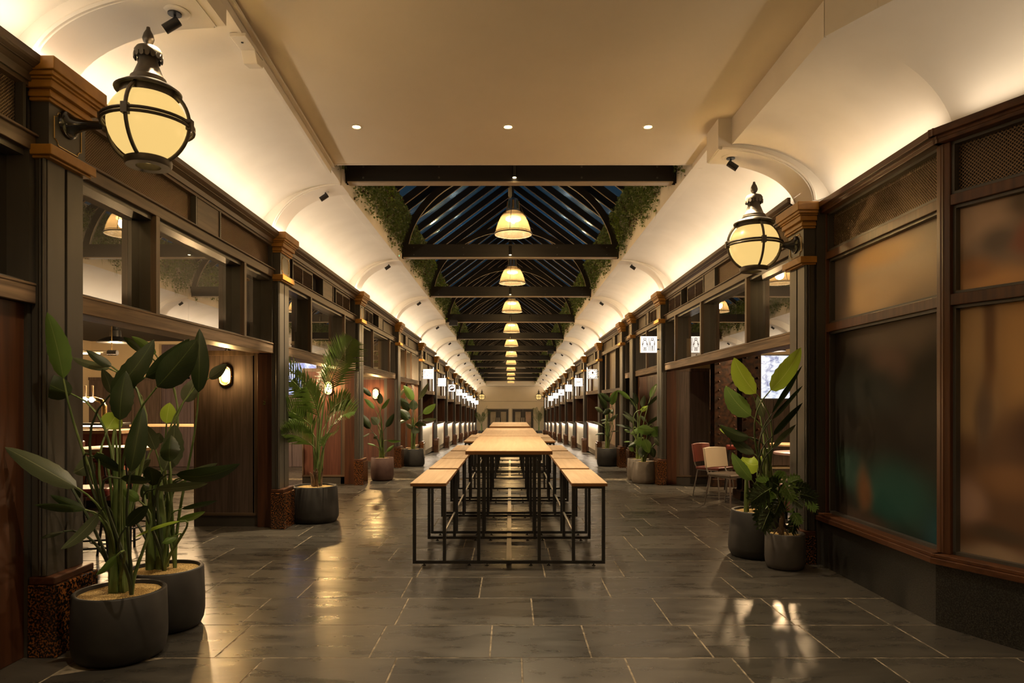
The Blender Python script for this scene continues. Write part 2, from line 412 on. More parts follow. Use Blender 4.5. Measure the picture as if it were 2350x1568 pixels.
# ---- flat front ceiling, its edges, and the box edge on the other side
CZ = 4.085
FI = [(2.03, 7.45), (2.03, 6.27), (2.03, 4.42), (2.20, 4.10), (3.6, 1.8), (5.4, -2.5)]      # inner line, washroom side
LI = [(-1.60, -2.5), (-1.80, 4.3), (-1.955, 7.45)]
def front_ceiling():
    mb = MB()
    mb.extrude(LI + FI, CZ, CZ+.12, 'xy')
    c = struct('ceiling', mb, M['ceil'])
    e = MB()                                         # edge bead at the roof light
    e.box(-1.955, 2.03, 7.45, 7.48, CZ-.005, CZ+.2)
    for a, b in zip(LI[:-1], LI[1:]):                # shallow slot edge along the bar side
        e.bar((a[0]-.015, a[1], CZ-.05), (b[0]-.015, b[1], CZ-.05), .03, .11)
        e.bar((a[0]+.02, a[1], CZ-.03), (b[0]+.02, b[1], CZ-.03), .035, .02)
    for a, b in zip([(2.03, 6.33)] + FI[2:-1], FI[2:]):
        e.bar((a[0]+.02, a[1], CZ-.115), (b[0]+.02, b[1], CZ-.115), .04, .25)
    build('ceiling_edge', e, M['plaster'], c)
front_ceiling()
gb = MB(); gb.box(-2.3, 2.3, 7.36, 7.44, CZ+.15, 7.2); struct('wall_gable', gb, M['plaster'])

# ---- coves
def cove_fn(s, y0, y1, x_out, z_lo, x_in, z_hi):
    return lambda u, v: (s*(x_in + (x_out-x_in)*math.cos(v*math.pi/2)), y0 + (y1-y0)*u, z_lo + (z_hi-z_lo)*math.sin(v*math.pi/2))
def cove(s, y0, y1, dz, x_in=2.0, z_hi=4.06):
    mb = MB(); f = cove_fn(s, y0, y1, 2.96, 3.36+dz, x_in, z_hi+dz)
    mb.sheet(f if s < 0 else (lambda u, v: f(1-u, v)), 4, 20, uv=False)
    return struct('cove', mb, M['plaster'], smooth=True, ang=80)
def rib(s, y0, y1, dz, x_in=1.965, z_hi=4.02):
    """plaster arch rib between two bays of the cove"""
    mb = MB(); N = 22; prof = []
    for i in range(N+1):
        a = i/N*math.pi/2
        prof.append((x_in + (2.775-x_in)*math.cos(a), 3.40+dz + (z_hi-3.40)*math.sin(a)))
    outer = [(p[0]+.26*math.cos(i/N*math.pi/2)+.01, p[1]+.10+.18*math.sin(i/N*math.pi/2)) for i, p in enumerate(prof)]
    poly = [(s*p[0], p[1]) for p in prof] + [(s*p[0], p[1]) for p in reversed(outer)]
    mb.extrude(poly, y0-.004, y1+.004, 'xz')
    # slim raised bead along both arrises
    bead = lambda y: [(s*(p[0]+.02), y, p[1]+.015) for p in prof]
    mb.tube(bead(y0-.012), .016, 6); mb.tube(bead(y1+.012), .016, 6)
    return struct('cove_molding', mb, M['plaster'], smooth=True, ang=50)
def spandrel(s, y0, y1, x_out, z0, zt):
    mb = MB(); N = 16; pr = [(1.985 + (2.79-1.985)*math.cos(i/N*math.pi/2), z0 + (4.03-z0)*math.sin(i/N*math.pi/2)) for i in range(N+1)]
    mb.extrude([(s*a, b) for a, b in pr] + [(s*1.985, zt), (s*x_out, zt), (s*x_out, z0)], y0, y1, 'xz'); struct('wall_spandrel', mb, M['plaster'])
fl = MB(); fl.box(1.985, 2.05, 6.6, 7.47, 4.03, CZ+.02); struct('wall_fascia', fl, M['plaster'])
spandrel(-1, 8.02, 8.28, 3.05, 3.40, 4.25)
spandrel(1, 6.30, 6.58, 3.05, 3.33, 4.08)
def cove_taper(y0, y1, xa, za, xb, zb):
    mb = MB()
    def f(u, v):
        xi = xa+(xb-xa)*u; zh = za+(zb-za)*u
        return (-(xi + (2.96-xi)*math.cos(v*math.pi/2)), y0+(y1-y0)*u, 3.36+(zh-3.36)*math.sin(v*math.pi/2))
    mb.sheet(f, 8, 20, uv=False); struct('cove', mb, M['plaster'], smooth=True, ang=80)
cove_taper(.6, 3.98, 1.72, 3.97, 1.81, 3.98); cove_taper(4.32, 8.1, 1.83, 3.985, 1.985, 4.04)
rib(-1, 3.98, 4.32, 0, 1.86, 3.86)
bk = MB(); bk.box(-2.2, -1.80, 3.972, 4.328, 3.866, CZ); struct('cove_molding', bk, M['plaster'])
for s in (-1, 1):
    for k in range(2, 13):
        if s > 0 and k == 2: continue
        cove(s, PK[k] - (0 if k > 2 else .34), PK[k+1]-.34, DZ(k))
    for k in range(2 if s < 0 else 3, 14): rib(s, PK[k]-.34, PK[k], DZ(max(k, 1)))
    cove(s, PK[13], YEND, DZ(13))
cove(1, 6.6, 12.23, -.02)
rib(1, 6.27, 6.62, -.08, 1.92, 3.88)
bk = MB(); bk.box(1.908, 2.6, 6.262, 6.628, 3.806, CZ); struct('cove_molding', bk, M['plaster'])
# flared cove over the angled shop front
def flare():
    inner = [(2.03, 6.5), (2.03, 4.42), (2.20, 4.10), (3.6, 1.8)]
    outer = [(2.98, 6.5), (2.98, 4.56), (3.06, 4.38), (4.16, 2.0)]
    mb = MB(); N = 18; vs = []; fs = []
    for (i, o) in zip(inner, outer):
        for j in range(N+1):
            a = j/N*math.pi/2; c, sn = math.cos(a), math.sin(a)
            vs.append((i[0]+(o[0]-i[0])*c, i[1]+(o[1]-i[1])*c, 3.18 + (3.85-3.18)*sn))
    for q in range(len(inner)-1):
        for j in range(N):
            a = q*(N+1)+j; fs.append((a, a+N+1, a+N+2, a+1))
    mb.add(vs, fs); struct('cove', mb, M['plaster'], smooth=True, ang=12)
flare()
# ---- fascia and planted upstand under the roof light
for s in (-1, 1):
    for k in range(2, 14):
        y0 = PK[k] - .34 if k > 2 else 7.45
        y1 = PK[k+1]-.34 if k < 13 else YEND
        mb = MB(); dz = DZ(k)
        mb.box(s*1.985, s*2.10, y0, y1, 4.035+dz, 4.30+dz)
        mb.box(s*2.03, s*2.15, y0, y1, 4.28+dz, 5.15+dz)
        struct('wall_upstand', mb, M['plaster'])
# ---- pitched roof light
roof = struct('roof', loc=(0, 8.2, 5.0))
def roofs():
    rnd = random.Random(2); n = 0; far = MB(); far.m = 0
    for k in range(2, 14):
        y0 = PK[k]-.2 if k > 2 else 7.4; y1 = PK[k+1]-.2 if k < 13 else YEND; dz = DZ(k)
        for s in (-1, 1):
            g = MB(); g.quad((s*2.1, y0, 5.10+dz), (s*2.1, y1, 5.10+dz), (0, y1, 6.66+dz), (0, y0, 6.66+dz))
            build('roof_pane', g, M['glass_roof'], roof)
        y = y0 + .25; step = .76
        while y < y1:
            for s in (-1, 1):
                a = Vector((s*2.05, y, 4.98+dz)); b = Vector((s*.02, y, 6.50+dz)); up = Vector((s*.6, 0, .8))
                up = Vector((s*(b.z-a.z), 0, abs(b.x-a.x))).normalized()
                mb = far if y > 36 else MB()
                mb.m = 0; mb.bar(a, b, .06, .12, up)
                mb.m = 1; mb.bar(a-up*.064, b-up*.064, .022, .008, up)  # pale strip paints the rafter's lit lower edge
                if mb is not far: build('rafter', mb, [M['beam'], M['beam_lit_edge']], roof)
            y += step
        r = MB(); r.box(-.05, .05, y0, y1, 6.42+dz, 6.66+dz); build('ridge_beam', r, M['beam'], roof)
    o = build('rafter', far, [M['beam'], M['beam_lit_edge']], roof); o['kind'] = 'stuff'
roofs()
def tie_beam(k):
    y = PK[k]; dz = DZ(k); w = 1.99
    lab = 'black tie beam with curved brace, %s across the roof light from the plain ceiling' % ORD[k-2]
    t = thing('tie_beam', lab, 'beam', (0, y-.14, 4.1+dz), 'tie beams across the roof light')
    b = MB(); b.extrude([(-w, 4.35+dz), (-w, 4.24+dz), (-w+.03, 4.20+dz), (-w+.05, 4.115+dz), (w-.05, 4.115+dz), (w-.03, 4.20+dz), (w, 4.24+dz), (w, 4.35+dz)], y-.2, y-.08, 'xz')
    build('beam', b, M['beam'], t)
    e = MB(); e.box(-w+.05, w-.05, y-.203, y-.077, 4.10+dz, 4.115+dz); build('lit_underside_strip', e, M['beam_lit_edge'], t)  # pale strip paints the beam's lit underside
    a = MB(); N = 36
    def arc(d, yy): return [(1.99*math.cos(math.pi*i/N)*(1-d/2.0), yy, 4.1+dz+(1.72-d)*math.sin(math.pi*i/N)) for i in range(N+1)]
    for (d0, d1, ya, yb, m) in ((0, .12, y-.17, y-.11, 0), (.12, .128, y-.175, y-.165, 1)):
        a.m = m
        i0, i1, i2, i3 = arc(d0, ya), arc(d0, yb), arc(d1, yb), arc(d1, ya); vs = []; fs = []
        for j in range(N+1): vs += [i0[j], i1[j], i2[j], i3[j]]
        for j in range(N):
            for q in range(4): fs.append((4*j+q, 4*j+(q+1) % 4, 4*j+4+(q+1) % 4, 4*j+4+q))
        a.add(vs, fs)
    build('arch_brace', a, [M['beam'], M['beam_lit_edge']], t)
    if k < 7:
        for x in (-1.75, -.85, .85, 1.75):
            q = MB()
            for z in (4.16, 4.29): q.lathe([(.012, 0), (.012, -.008), (.004, -.012)], (x, y-.2, z+dz), 8, 'y')
            build('bolt', q, M['bolt'], t)
for k in range(2, 13): tie_beam(k)

# ---- pilasters
def profile_ring(mb, s, xf, yc, hw, steps):
    """stack of blocks: (z0, z1, projection)"""
    for z0, z1, p in steps: mb.box(s*(xf-p), s*2.795, yc-hw-p, yc+hw+p, z0, z1)
def pilaster(s, p, dz, label, zf, detail=True, cap_w=.17):
    yc = p - .17
    t = thing('pilaster', label, 'pilaster', (s*2.78, yc, zf), 'black pilasters along the hall')
    q = MB(); q.box(s*2.625, s*2.795, yc-.20, yc+.20, zf, .42+dz); build('plinth', q, M['granite_red'], t, bevel=.006)
    q = MB(); q.box(s*2.645, s*2.795, yc-.19, yc+.19, .42+dz, .465+dz); build('base_molding', q, M['jamb_y'], t, bevel=.008)
    q = MB(); q.box(s*2.715, s*2.795, yc-.165, yc+.165, .465+dz, 2.92+dz)
    q.box(s*2.70, s*2.72, yc-.165, yc-.012, .465+dz, 2.92+dz); q.box(s*2.70, s*2.72, yc+.012, yc+.165, .465+dz, 2.92+dz)
    if detail:
        q.tube([(s*2.715, yc-.175, .47+dz), (s*2.715, yc-.175, 2.92+dz)], .012, 8)
        q.tube([(s*2.735, yc-.178, .47+dz), (s*2.735, yc-.178, 2.92+dz)], .006, 8)
    build('shaft', q, M['black_wood'], t, bevel=.004)
    q = MB(); q.box(s*2.645, s*2.795, yc-.215, yc+.215, 2.915+dz, 2.975+dz); q.box(s*2.665, s*2.795, yc-.195, yc+.195, 2.90+dz, 2.915+dz)
    build('neck_band', q, M['ochre'], t, bevel=.005)
    q = MB(); q.box(s*2.69, s*2.795, yc-.17, yc+.17, 2.975+dz, 3.235+dz); nk = build('neck_block', q, M['black_wood'], t)
    if detail:
        a, b, c = .125, .100, .035; zc = 3.105+dz; pts = []
        # panel outline with scooped corners
        for (cx, cz, a0) in ((a, b, 180), (-a, b, 270), (-a, -b, 0), (a, -b, 90)):
            seg = [(cx + c*math.cos(R(a0 + t2*90/5)), cz + c*math.sin(R(a0 + t2*90/5))) for t2 in range(6)]
            pts += seg[::-1]
        q = MB(); q.tube([(s*2.688, yc+u, zc+v) for u, v in pts], .0045, 5, closed=True); build('panel_bead', q, M['brass'], nk)
    q = MB(); profile_ring(q, s, 2.69, yc, .17, [(3.235+dz, 3.255+dz, .018), (3.255+dz, 3.285+dz, .030), (3.285+dz, 3.30+dz, .022), (3.30+dz, 3.345+dz, .048), (3.345+dz, 3.36+dz, .060), (3.36+dz, 3.385+dz, .075), (3.385+dz, 3.462+dz, .088)])
    build('capital', q, M['ochre'], t, bevel=.005)
    q = MB(); q.box(s*2.80, s*3.08, p-({4.32: .36, 6.60: .37}.get(p, .16)), p, zf, 3.42+dz); struct('wall_pier', q, M['black_wood'])
    return t
for k in range(1, 14):
    pilaster(-1, PK[k], DZ(k), 'black pilaster with ochre capital, %s along the bar side from the entrance' % ORD[k-1], fz(PK[k]), k < 6)
pilaster(1, 6.60, -.16, 'black lantern pilaster with ochre capital beside the wide shop window', 0)
pilaster(1, 12.57, 0, 'black pilaster with ochre capital carrying the restroom sign', 0)
pilaster(1, 15.45, 0, 'slim black pilaster between restroom sign and passage doorway', fz(15.45))
for k in range(4, 14):
    pilaster(1, PK[k], DZ(k), 'black pilaster with ochre capital, %s along the washroom side past the passage doorway' % ORD[k-4], fz(PK[k]), k < 6)

# ---- facade bays
def cornice(s, y0, y1, dz, x=2.68):
    c = MB(); o = x - 2.68
    c.extrude([(s*(a+o), b+dz) for a, b in ((2.86,3.33),(2.76,3.33),(2.75,3.37),(2.72,3.39),(2.69,3.41),(2.68,3.42),(2.68,3.462),(2.71,3.462),(2.71,3.39),(2.98,3.39),(2.98,3.33))], y0, y1, 'xz')
    return struct('trim_cornice', c, M['frame_y'])
def mesh_panel(parent, A, U, w, h, pitch, th, name='mesh_panel'):
    """diamond mesh from origin A along U (horizontal, unit) and up"""
    A = Vector(A); U = Vector(U); Z = Vector((0,0,1)); N = U.cross(Z); mb = MB()
    def seg(p, q):
        mb.bar(A+U*p[0]+Z*p[1], A+U*q[0]+Z*q[1], th, th*.8, N)
    c = -h
    while c < w:
        for sg in (0, 1):
            u0, u1 = max(c, 0), min(c+h, w)
            if u1-u0 > .004:
                if sg == 0: seg((u0, u0-c), (u1, u1-c))
                else: seg((u0, h-(u0-c)), (u1, h-(u1-c)))
        c += pitch
    m = build(name, mb, M['grille_bar'], parent)
    b = MB(); q = N*.03 if True else N
    return m
def louvre(s, y0, y1, dz, label):
    t = thing('louvre_vent', label, 'vent', (s*2.80, (y0+y1)/2, 3.05+dz), 'louvred vents over the clerestory')
    q = MB(); x0, x1 = s*2.80, s*2.87; z0, z1 = 3.06+dz, 3.27+dz; ym = (y0+y1)/2
    q.box(x0, x1, y0, y1, z0-.02, z0); q.box(x0, x1, y0, y1, z1, z1+.05)
    q.box(x0, x1, y0, y0+.03, z0, z1); q.box(x0, x1, y1-.03, y1, z0, z1); q.box(x0, x1, ym-.01, ym+.01, z0, z1)
    build('vent_frame', q, M['frame_y'], t)
    q = MB(); n = 10
    for i in range(n):
        z = z0 + (i+.5)*(z1-z0)/n
        q.bar((s*2.815, y0+.03, z-.004), (s*2.815, y1-.03, z-.004), .03, .004, (s*.55, 0, .85))
    build('slats', q, M['frame_y'], t)
    q = MB(); q.box(s*2.855, s*2.865, y0, y1, z0, z1); build('vent_back', q, M['grille_back'], t)
WN = [0]
def window(s, y0, y1, dz, mull, zt=2.94, zb=2.17, pane='glass'):
    WN[0] += 1
    w = struct('window_%d' % WN[0], loc=(s*2.78, y0, zb+dz))
    q = MB(); q.box(s*2.765, s*2.90, y0, y1, zt+dz, zt+.10+dz); q.box(s*2.745, s*2.78, y0, y1, zt+.085+dz, zt+.10+dz)
    build('transom', q, M['frame_y'], w, bevel=.004)
    q = MB(); q.box(s*2.80, s*2.92, y0, y1, zt-.035+dz, zt+dz); q.box(s*2.80, s*2.92, y0, y1, zb+dz, zb+.02+dz)
    build('glazing_bead', q, M['black_wood'], w)
    edges = [y0] + list(mull) + [y1]
    for m in mull:
        q = MB(); q.box(s*2.765, s*2.81, m-.028, m+.028, zb+dz, zt+dz); build('mullion', q, M['frame_z'], w)
        q = MB(); q.box(s*2.81, s*2.96, m-.024, m+.024, zb+dz, zt+dz); build('mullion_web', q, M['black_wood'], w)
    q = MB(); q.box(s*2.77, s*2.96, y1-.05, y1, zb+dz, zt+dz); build('frame_side', q, M['black_wood'], w)
    for a, b in zip(edges[:-1], edges[1:]):
        q = MB(); q.quad((s*2.90, a, zb+dz), (s*2.90, b, zb+dz), (s*2.90, b, zt+dz), (s*2.90, a, zt+dz)); build('pane', q, M[pane], w)
    return w
def lintel(s, y0, y1, dz, zb=2.055, zt=2.17):
    q = MB(); q.box(s*2.765, s*2.80, y0, y1, zb+dz, zt+dz); q.box(s*2.76, s*2.78, y0, y1, zt-.012+dz, zt+.004+dz)
    o = struct('lintel', q, M['weather_y'], bevel=.004)
    q = MB(); q.box(s*2.80, s*3.02, y0, y1, zb+.005+dz, zt+dz); build('lintel_soffit', q, M['jamb_y'], o)
    return o
def toprow(s, y0, y1, dz, cells):
    """cells: (ya, yb, kind) over the transom"""
    fr = MB(); fr.box(s*2.775, s*2.87, y0, y1, 3.305+dz, 3.335+dz)
    st = struct('wall_frieze', fr, M['frame_y'])
    bk = MB(); bk.box(s*2.875, s*2.90, y0, y1, 3.03+dz, 3.34+dz); build('frieze_back', bk, M['grille_back'], st)
    for (a, b, kd) in cells:
        q = MB(); q.box(s*2.775, s*2.87, b-.012, b+.012, 3.04+dz, 3.31+dz); build('stile', q, M['black_wood'], st)
        if kd == 'mesh': mesh_panel(st, (s*2.82, a+.01, 3.045+dz), (0, 1, 0), b-a-.03, .262, .020, .0042)
        elif kd == 'plain':
            q = MB(); q.box(s*2.785, s*2.86, a, b, 3.04+dz, 3.31+dz); build('plain_panel', q, M['frame_y'], st)
        elif kd == 'grey':
            q = MB(); q.box(s*2.83, s*2.86, a, b, 3.04+dz, 3.31+dz); build('grey_panel', q, M['grille_flat'], st)
    return st
def screen_wall(s, y, dz, zf, m, label, w=.78):
    """timber clad wall set square to the hall at the far jamb of an opening"""
    st = struct('wall_screen', loc=(s*3.3, y, zf))
    q = MB(); q.box(s*2.82, s*3.00, y-.10, y+.10, zf, 2.06+dz); build('jamb_post', q, M['jamb_z'], st, bevel=.004)
    q = MB(); q.box(s*3.00, s*(3.0+w), y-.03, y+.02, zf+.13, 2.08+dz); build('veneer_panel', q, m, st)
    q = MB(); q.box(s*3.00, s*3.06, y-.045, y-.03, zf+.16, 2.04+dz); q.box(s*(3.0+w-.02), s*(3.0+w), y-.045, y-.03, zf+.16, 2.04+dz)
    q.box(s*3.0, s*(3.0+w), y-.045, y-.03, 2.04+dz, 2.10+dz); build('edge_strip', q, M['frame_z'], st)
    q = MB(); q.box(s*3.0, s*(3.0+w), y-.055, y-.03, zf+.13, zf+.16); build('skirting_cap', q, M['frame_x'], st)
    q = MB(); q.box(s*3.0, s*(3.0+w), y-.04, y-.02, zf, zf+.13); build('skirting', q, M['black_wood'], st)
    return st
# bar side: bays open to the bar room
cornice(-1, .6, 3.98, 0); cornice(-1, 4.32, 7.99, 0)
toprow(-1, .6, 3.98, 0, [(1.2, 2.6, 'plain'), (2.6, 3.90, 'mesh')])
window(-1, .6, 3.98, 0, [2.4]); lintel(-1, .6, 3.98, 0)
toprow(-1, 4.32, 7.99, 0, [(4.33, 6.04, 'mesh'), (6.08, 6.54, 'plain'), (6.57, 7.96, 'mesh')])
window(-1, 4.32, 7.99, 0, [5.36, 7.13]); lintel(-1, 4.32, 7.99, 0)
screen_wall(-1, 3.86, 0, 0, M['veneer'], ''); screen_wall(-1, 8.20, 0, 0, M['veneer'], '')
cornice(-1, PK[2], PK[3]-.34, 0)
toprow(-1, PK[2], PK[3]-.34, 0, [(8.35, 8.72, 'void'), (9.70, 10.13, 'void'), (10.13, 10.72, 'plain'), (10.72, 10.88, 'void'), (11.95, 12.2, 'void')])
louvre(-1, 8.74, 9.68, 0, 'louvred vent nearer the tall palm over the bar windows')
louvre(-1, 10.90, 11.92, 0, 'louvred vent past the plain panel over the bar windows')
window(-1, PK[2], PK[3]-.34, 0, [9.5, 11.43]); lintel(-1, PK[2], PK[3]-.34, 0)
screen_wall(-1, 12.45, 0, 0, M['veneer_red'], '')
cornice(-1, PK[3], PK[4]-.34, 0)
toprow(-1, PK[3], PK[4]-.34, 0, [(12.6, 13.05, 'void'), (13.95, 14.4, 'void'), (14.4, 14.95, 'plain'), (14.98, 16.4, 'grey')])
louvre(-1, 13.1, 13.92, 0, 'louvred vent between third and fourth pilaster on the bar side')
window(-1, PK[3], PK[4]-.34, 0, [13.8, 15.7]); lintel(-1, PK[3], PK[4]-.34, 0)
screen_wall(-1, 16.70, 0, fz(16.7), M['veneer_red'], '')
# glazed shop bay
def grey_row(s, k, y0=None, y1=None):
    y0 = PK[k] if y0 is None else y0; y1 = PK[k+1]-.34 if y1 is None else y1; dz = DZ(k); c = y0 + (y1-y0)*.40
    cornice(s, y0, y1, dz)
    toprow(s, y0, y1, dz, [(y0+.02, c-.25, 'grey'), (c-.25, c+.25, 'plain'), (c+.28, y1-.05, 'grey')])
grey_row(-1, 4)
window(-1, PK[4], PK[5]-.34, DZ(4), [18.2, 19.2], pane='glass_shop'); lintel(-1, PK[4], PK[5]-.34, DZ(4))
def shopfront(s, y0, y1, dz, zf):
    st = struct('window_%d' % (WN[0]+40), loc=(s*2.8, y0, zf)); WN[0] += 1
    q = MB()
    for f in (.0, .33, .62, .97): q.box(s*2.78, s*2.90, y0+(y1-y0)*f, y0+(y1-y0)*f+.05, zf, 2.06+dz)
    build('frame', q, M['jamb_z'], st)
    q = MB(); q.box(s*2.78, s*2.90, y0, y1, zf, zf+.33); build('stall_riser', q, M['stone_kick'], st)
    q = MB(); q.box(s*2.76, s*2.92, y0, y1, zf+.33, zf+.38); build('sill', q, M['weather_y'], st)
    q = MB(); q.quad((s*2.86, y0, zf+.38), (s*2.86, y1, zf+.38), (s*2.86, y1, 2.06+dz), (s*2.86, y0, 2.06+dz)); build('pane', q, M['glass_shop'], st)
shopfront(-1, PK[4], PK[5]-.34, DZ(4), fz(18.8))
# washroom side
cornice(1, 6.60, 12.23, 0)
toprow(1, 6.6, 12.23, 0, [(6.62, 9.28, 'mesh'), (9.30, 9.82, 'plain'), (10.85, 11.1, 'void'), (12.1, 12.2, 'void')])
louvre(1, 9.87, 10.8, 0, 'louvred vent beside the plain panel over the restaurant windows')
louvre(1, 11.16, 12.05, 0, 'louvred vent beside the pilaster with the restroom sign')
window(1, 6.60, 12.23, 0, [8.02, 9.93, 11.48]); lintel(1, 6.60, 12.23, 0)
screen_wall(1, 12.42, 0, 0, M['veneer'], '', w=.62)
cornice(1, PK[3], 15.11, 0); cornice(1, 15.45, 16.47, 0)
toprow(1, PK[3], 15.11, 0, [(12.6, 12.9, 'void'), (13.75, 14.0, 'plain'), (14.0, 15.05, 'grey')])
louvre(1, 12.92, 13.7, 0, 'louvred vent beyond the pilaster with the restroom sign')
toprow(1, 15.45, 16.47, 0, [(15.5, 16.4, 'grey')])
window(1, PK[3], 15.11, 0, [13.9]); lintel(1, PK[3], 15.11, 0)
screen_wall(1, 15.0, 0, fz(15), M['veneer'], '')
window(1, 15.45, 16.47, 0, []); lintel(1, 15.45, 16.47, 0)
def passage():
    q = MB(); q.box(3.05, 3.1, 15.45, 16.47, fz(16), 2.06)
    st = struct('door_passage', q, M['veneer_red'])
    b = MB(); b.box(3.0, 3.05, 15.6, 15.66, .9, 1.25); build('door_handle', b, M['steel'], st)
passage()
M['pane_rose'] = noisy(mat('rose_frosted_film', (.42,.29,.2), .5), 1.6, (.30,.24,.15), (.52,.34,.25), 3, mid=(.38,.62))
M['pane_grey'] = noisy(mat('grey_frosted_film', (.30,.24,.16), .45), 1.3, (.25,.20,.13), (.36,.29,.20), 2, mid=(.38,.62))
def frosted_bay(s, k):
    y0, y1, dz = PK[k], PK[k+1]-.34, DZ(k); grey_row(s, k); zf = fz(y0+1)
    WN[0] += 1; st = struct('window_%d' % WN[0], loc=(s*2.8, y0, zf))
    a, b = y0+1.15, y0+2.9
    q = MB(); q.box(s*2.765, s*2.88, y0, y1, 2.94+dz, 3.04+dz); q.box(s*2.765, s*2.88, y0, y1, 1.80+dz, 1.90+dz); q.box(s*2.765, s*2.90, y0, y1, zf+.38, zf+.44)
    build('transom', q, M['frame_y'], st)
    q = MB(); q.box(s*2.78, s*2.88, y0, y1, zf, zf+.38); build('stall_riser', q, M['stone_kick'], st)
    for m in (a, b):
        q = MB(); q.box(s*2.765, s*2.95, m-.03, m+.03, zf+.44, 2.94+dz); build('mullion', q, M['black_wood'], st)
    q = MB(); q.quad((s*2.87, y0, 1.9+dz), (s*2.87, y1, 1.9+dz), (s*2.87, y1, 2.94+dz), (s*2.87, y0, 2.94+dz)); build('upper_pane', q, M['pane_grey'], st)
    q = MB(); q.quad((s*2.87, y0, zf+.44), (s*2.87, y1, zf+.44), (s*2.87, y1, 1.8+dz), (s*2.87, y0, 1.8+dz)); build('lower_pane', q, M['pane_rose'], st)
frosted_bay(1, 4)

# ---- food stalls further down the hall
M['gold_glass'] = noisy(mat('gold_ribbed_glass', (.42,.33,.17), .3, metal=.1), 6, (.34,.27,.14), (.56,.46,.28), 2, stretch=(1,6,.3))
def stall(s, k):
    y0, y1, dz = PK[k], PK[k+1]-.34, DZ(k); zf = fz((y0+y1)/2); grey_row(s, k)
    WN[0] += 1; st = struct('window_%d' % WN[0], loc=(s*2.8, y0, 2+dz))
    q = MB(); q.box(s*2.765, s*2.90, y0, y1, 2.94+dz, 3.04+dz); build('transom', q, M['frame_y'], st)
    q = MB(); q.box(s*2.765, s*2.98, y0, y1, 1.93+dz, 2.045+dz); build('lintel', q, M['weather_y'], st)
    for f, w in ((.05, .10), (.62, .16), (.93, .10)):
        q = MB(); q.box(s*2.79, s*2.845, y0+(y1-y0)*f, y0+(y1-y0)*f+w, 2.045+dz, 2.94+dz); build('mullion', q, M['jamb_z'], st)
    q = MB(); q.quad((s*2.835, y0, 2.045+dz), (s*2.835, y1, 2.045+dz), (s*2.835, y1, 2.55+dz), (s*2.835, y0, 2.55+dz)); build('lower_pane', q, M['gold_glass'], st)
    q = MB(); q.quad((s*2.835, y0, 2.55+dz), (s*2.835, y1, 2.55+dz), (s*2.835, y1, 2.94+dz), (s*2.835, y0, 2.94+dz)); build('upper_pane', q, M['grille_flat'], st)
    # serving opening
    w = struct('wall_stall', loc=(s*3.3, y0, zf))
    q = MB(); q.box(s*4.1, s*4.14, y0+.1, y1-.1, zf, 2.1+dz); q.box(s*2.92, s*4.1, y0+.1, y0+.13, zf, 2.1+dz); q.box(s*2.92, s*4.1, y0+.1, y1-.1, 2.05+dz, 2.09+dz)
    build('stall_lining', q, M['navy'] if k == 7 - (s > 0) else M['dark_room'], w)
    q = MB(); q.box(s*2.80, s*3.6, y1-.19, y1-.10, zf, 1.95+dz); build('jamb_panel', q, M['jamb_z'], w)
    if k < 13:
        side_n = ORD[k-5] if k-5 < len(ORD) else ''
        t = thing('stall_counter', 'pale serving counter with lit underside, %s stall on the %s' % (side_n, side(s)), 'counter', (s*3.0, (y0+y1)/2, zf), 'food stall counters')
        yb = y1 - .20; yc = y0 + .14
        q = MB(); q.box(s*2.83, s*2.88, yc, yb, zf+.17, .93+dz); build('front_panel', q, M['counter_white'], t)
        q = MB(); q.box(s*2.845, s*2.88, yc, yb, zf, zf+.17); build('kick_panel', q, M['stone_kick'], t)
        q = MB(); q.box(s*2.76, s*3.35, yc, yb, .94+dz, .975+dz); build('counter_top', q, M['frame_y'], t)
        q = MB(); q.box(s*2.775, s*2.80, yc+.02, yb-.02, .928+dz, .938+dz); build('led_strip', q, M['led_white'], t)
        lamp('AREA', 'counter_light', (s*2.79, (yc+yb)/2, .922+dz), 7, COVE_COL, t, .03, yb-yc-.1, (s*.25, 0, -1))
        # upright light tube by the far jamb of the clerestory
        t = thing('light_tube', 'upright white light tube over %s stall of the %s' % (side_n, side(s)), 'lamp', (s*2.785, y1-.30, 2.05+dz), 'upright light tubes over the stalls')
        q = MB(); q.box(s*2.765, s*2.79, y1-.33, y1-.26, 2.06+dz, 2.92+dz); build('tube', q, M['led_white'], t)
for s in (-1, 1):
    for k in range(5, 13): stall(s, k)
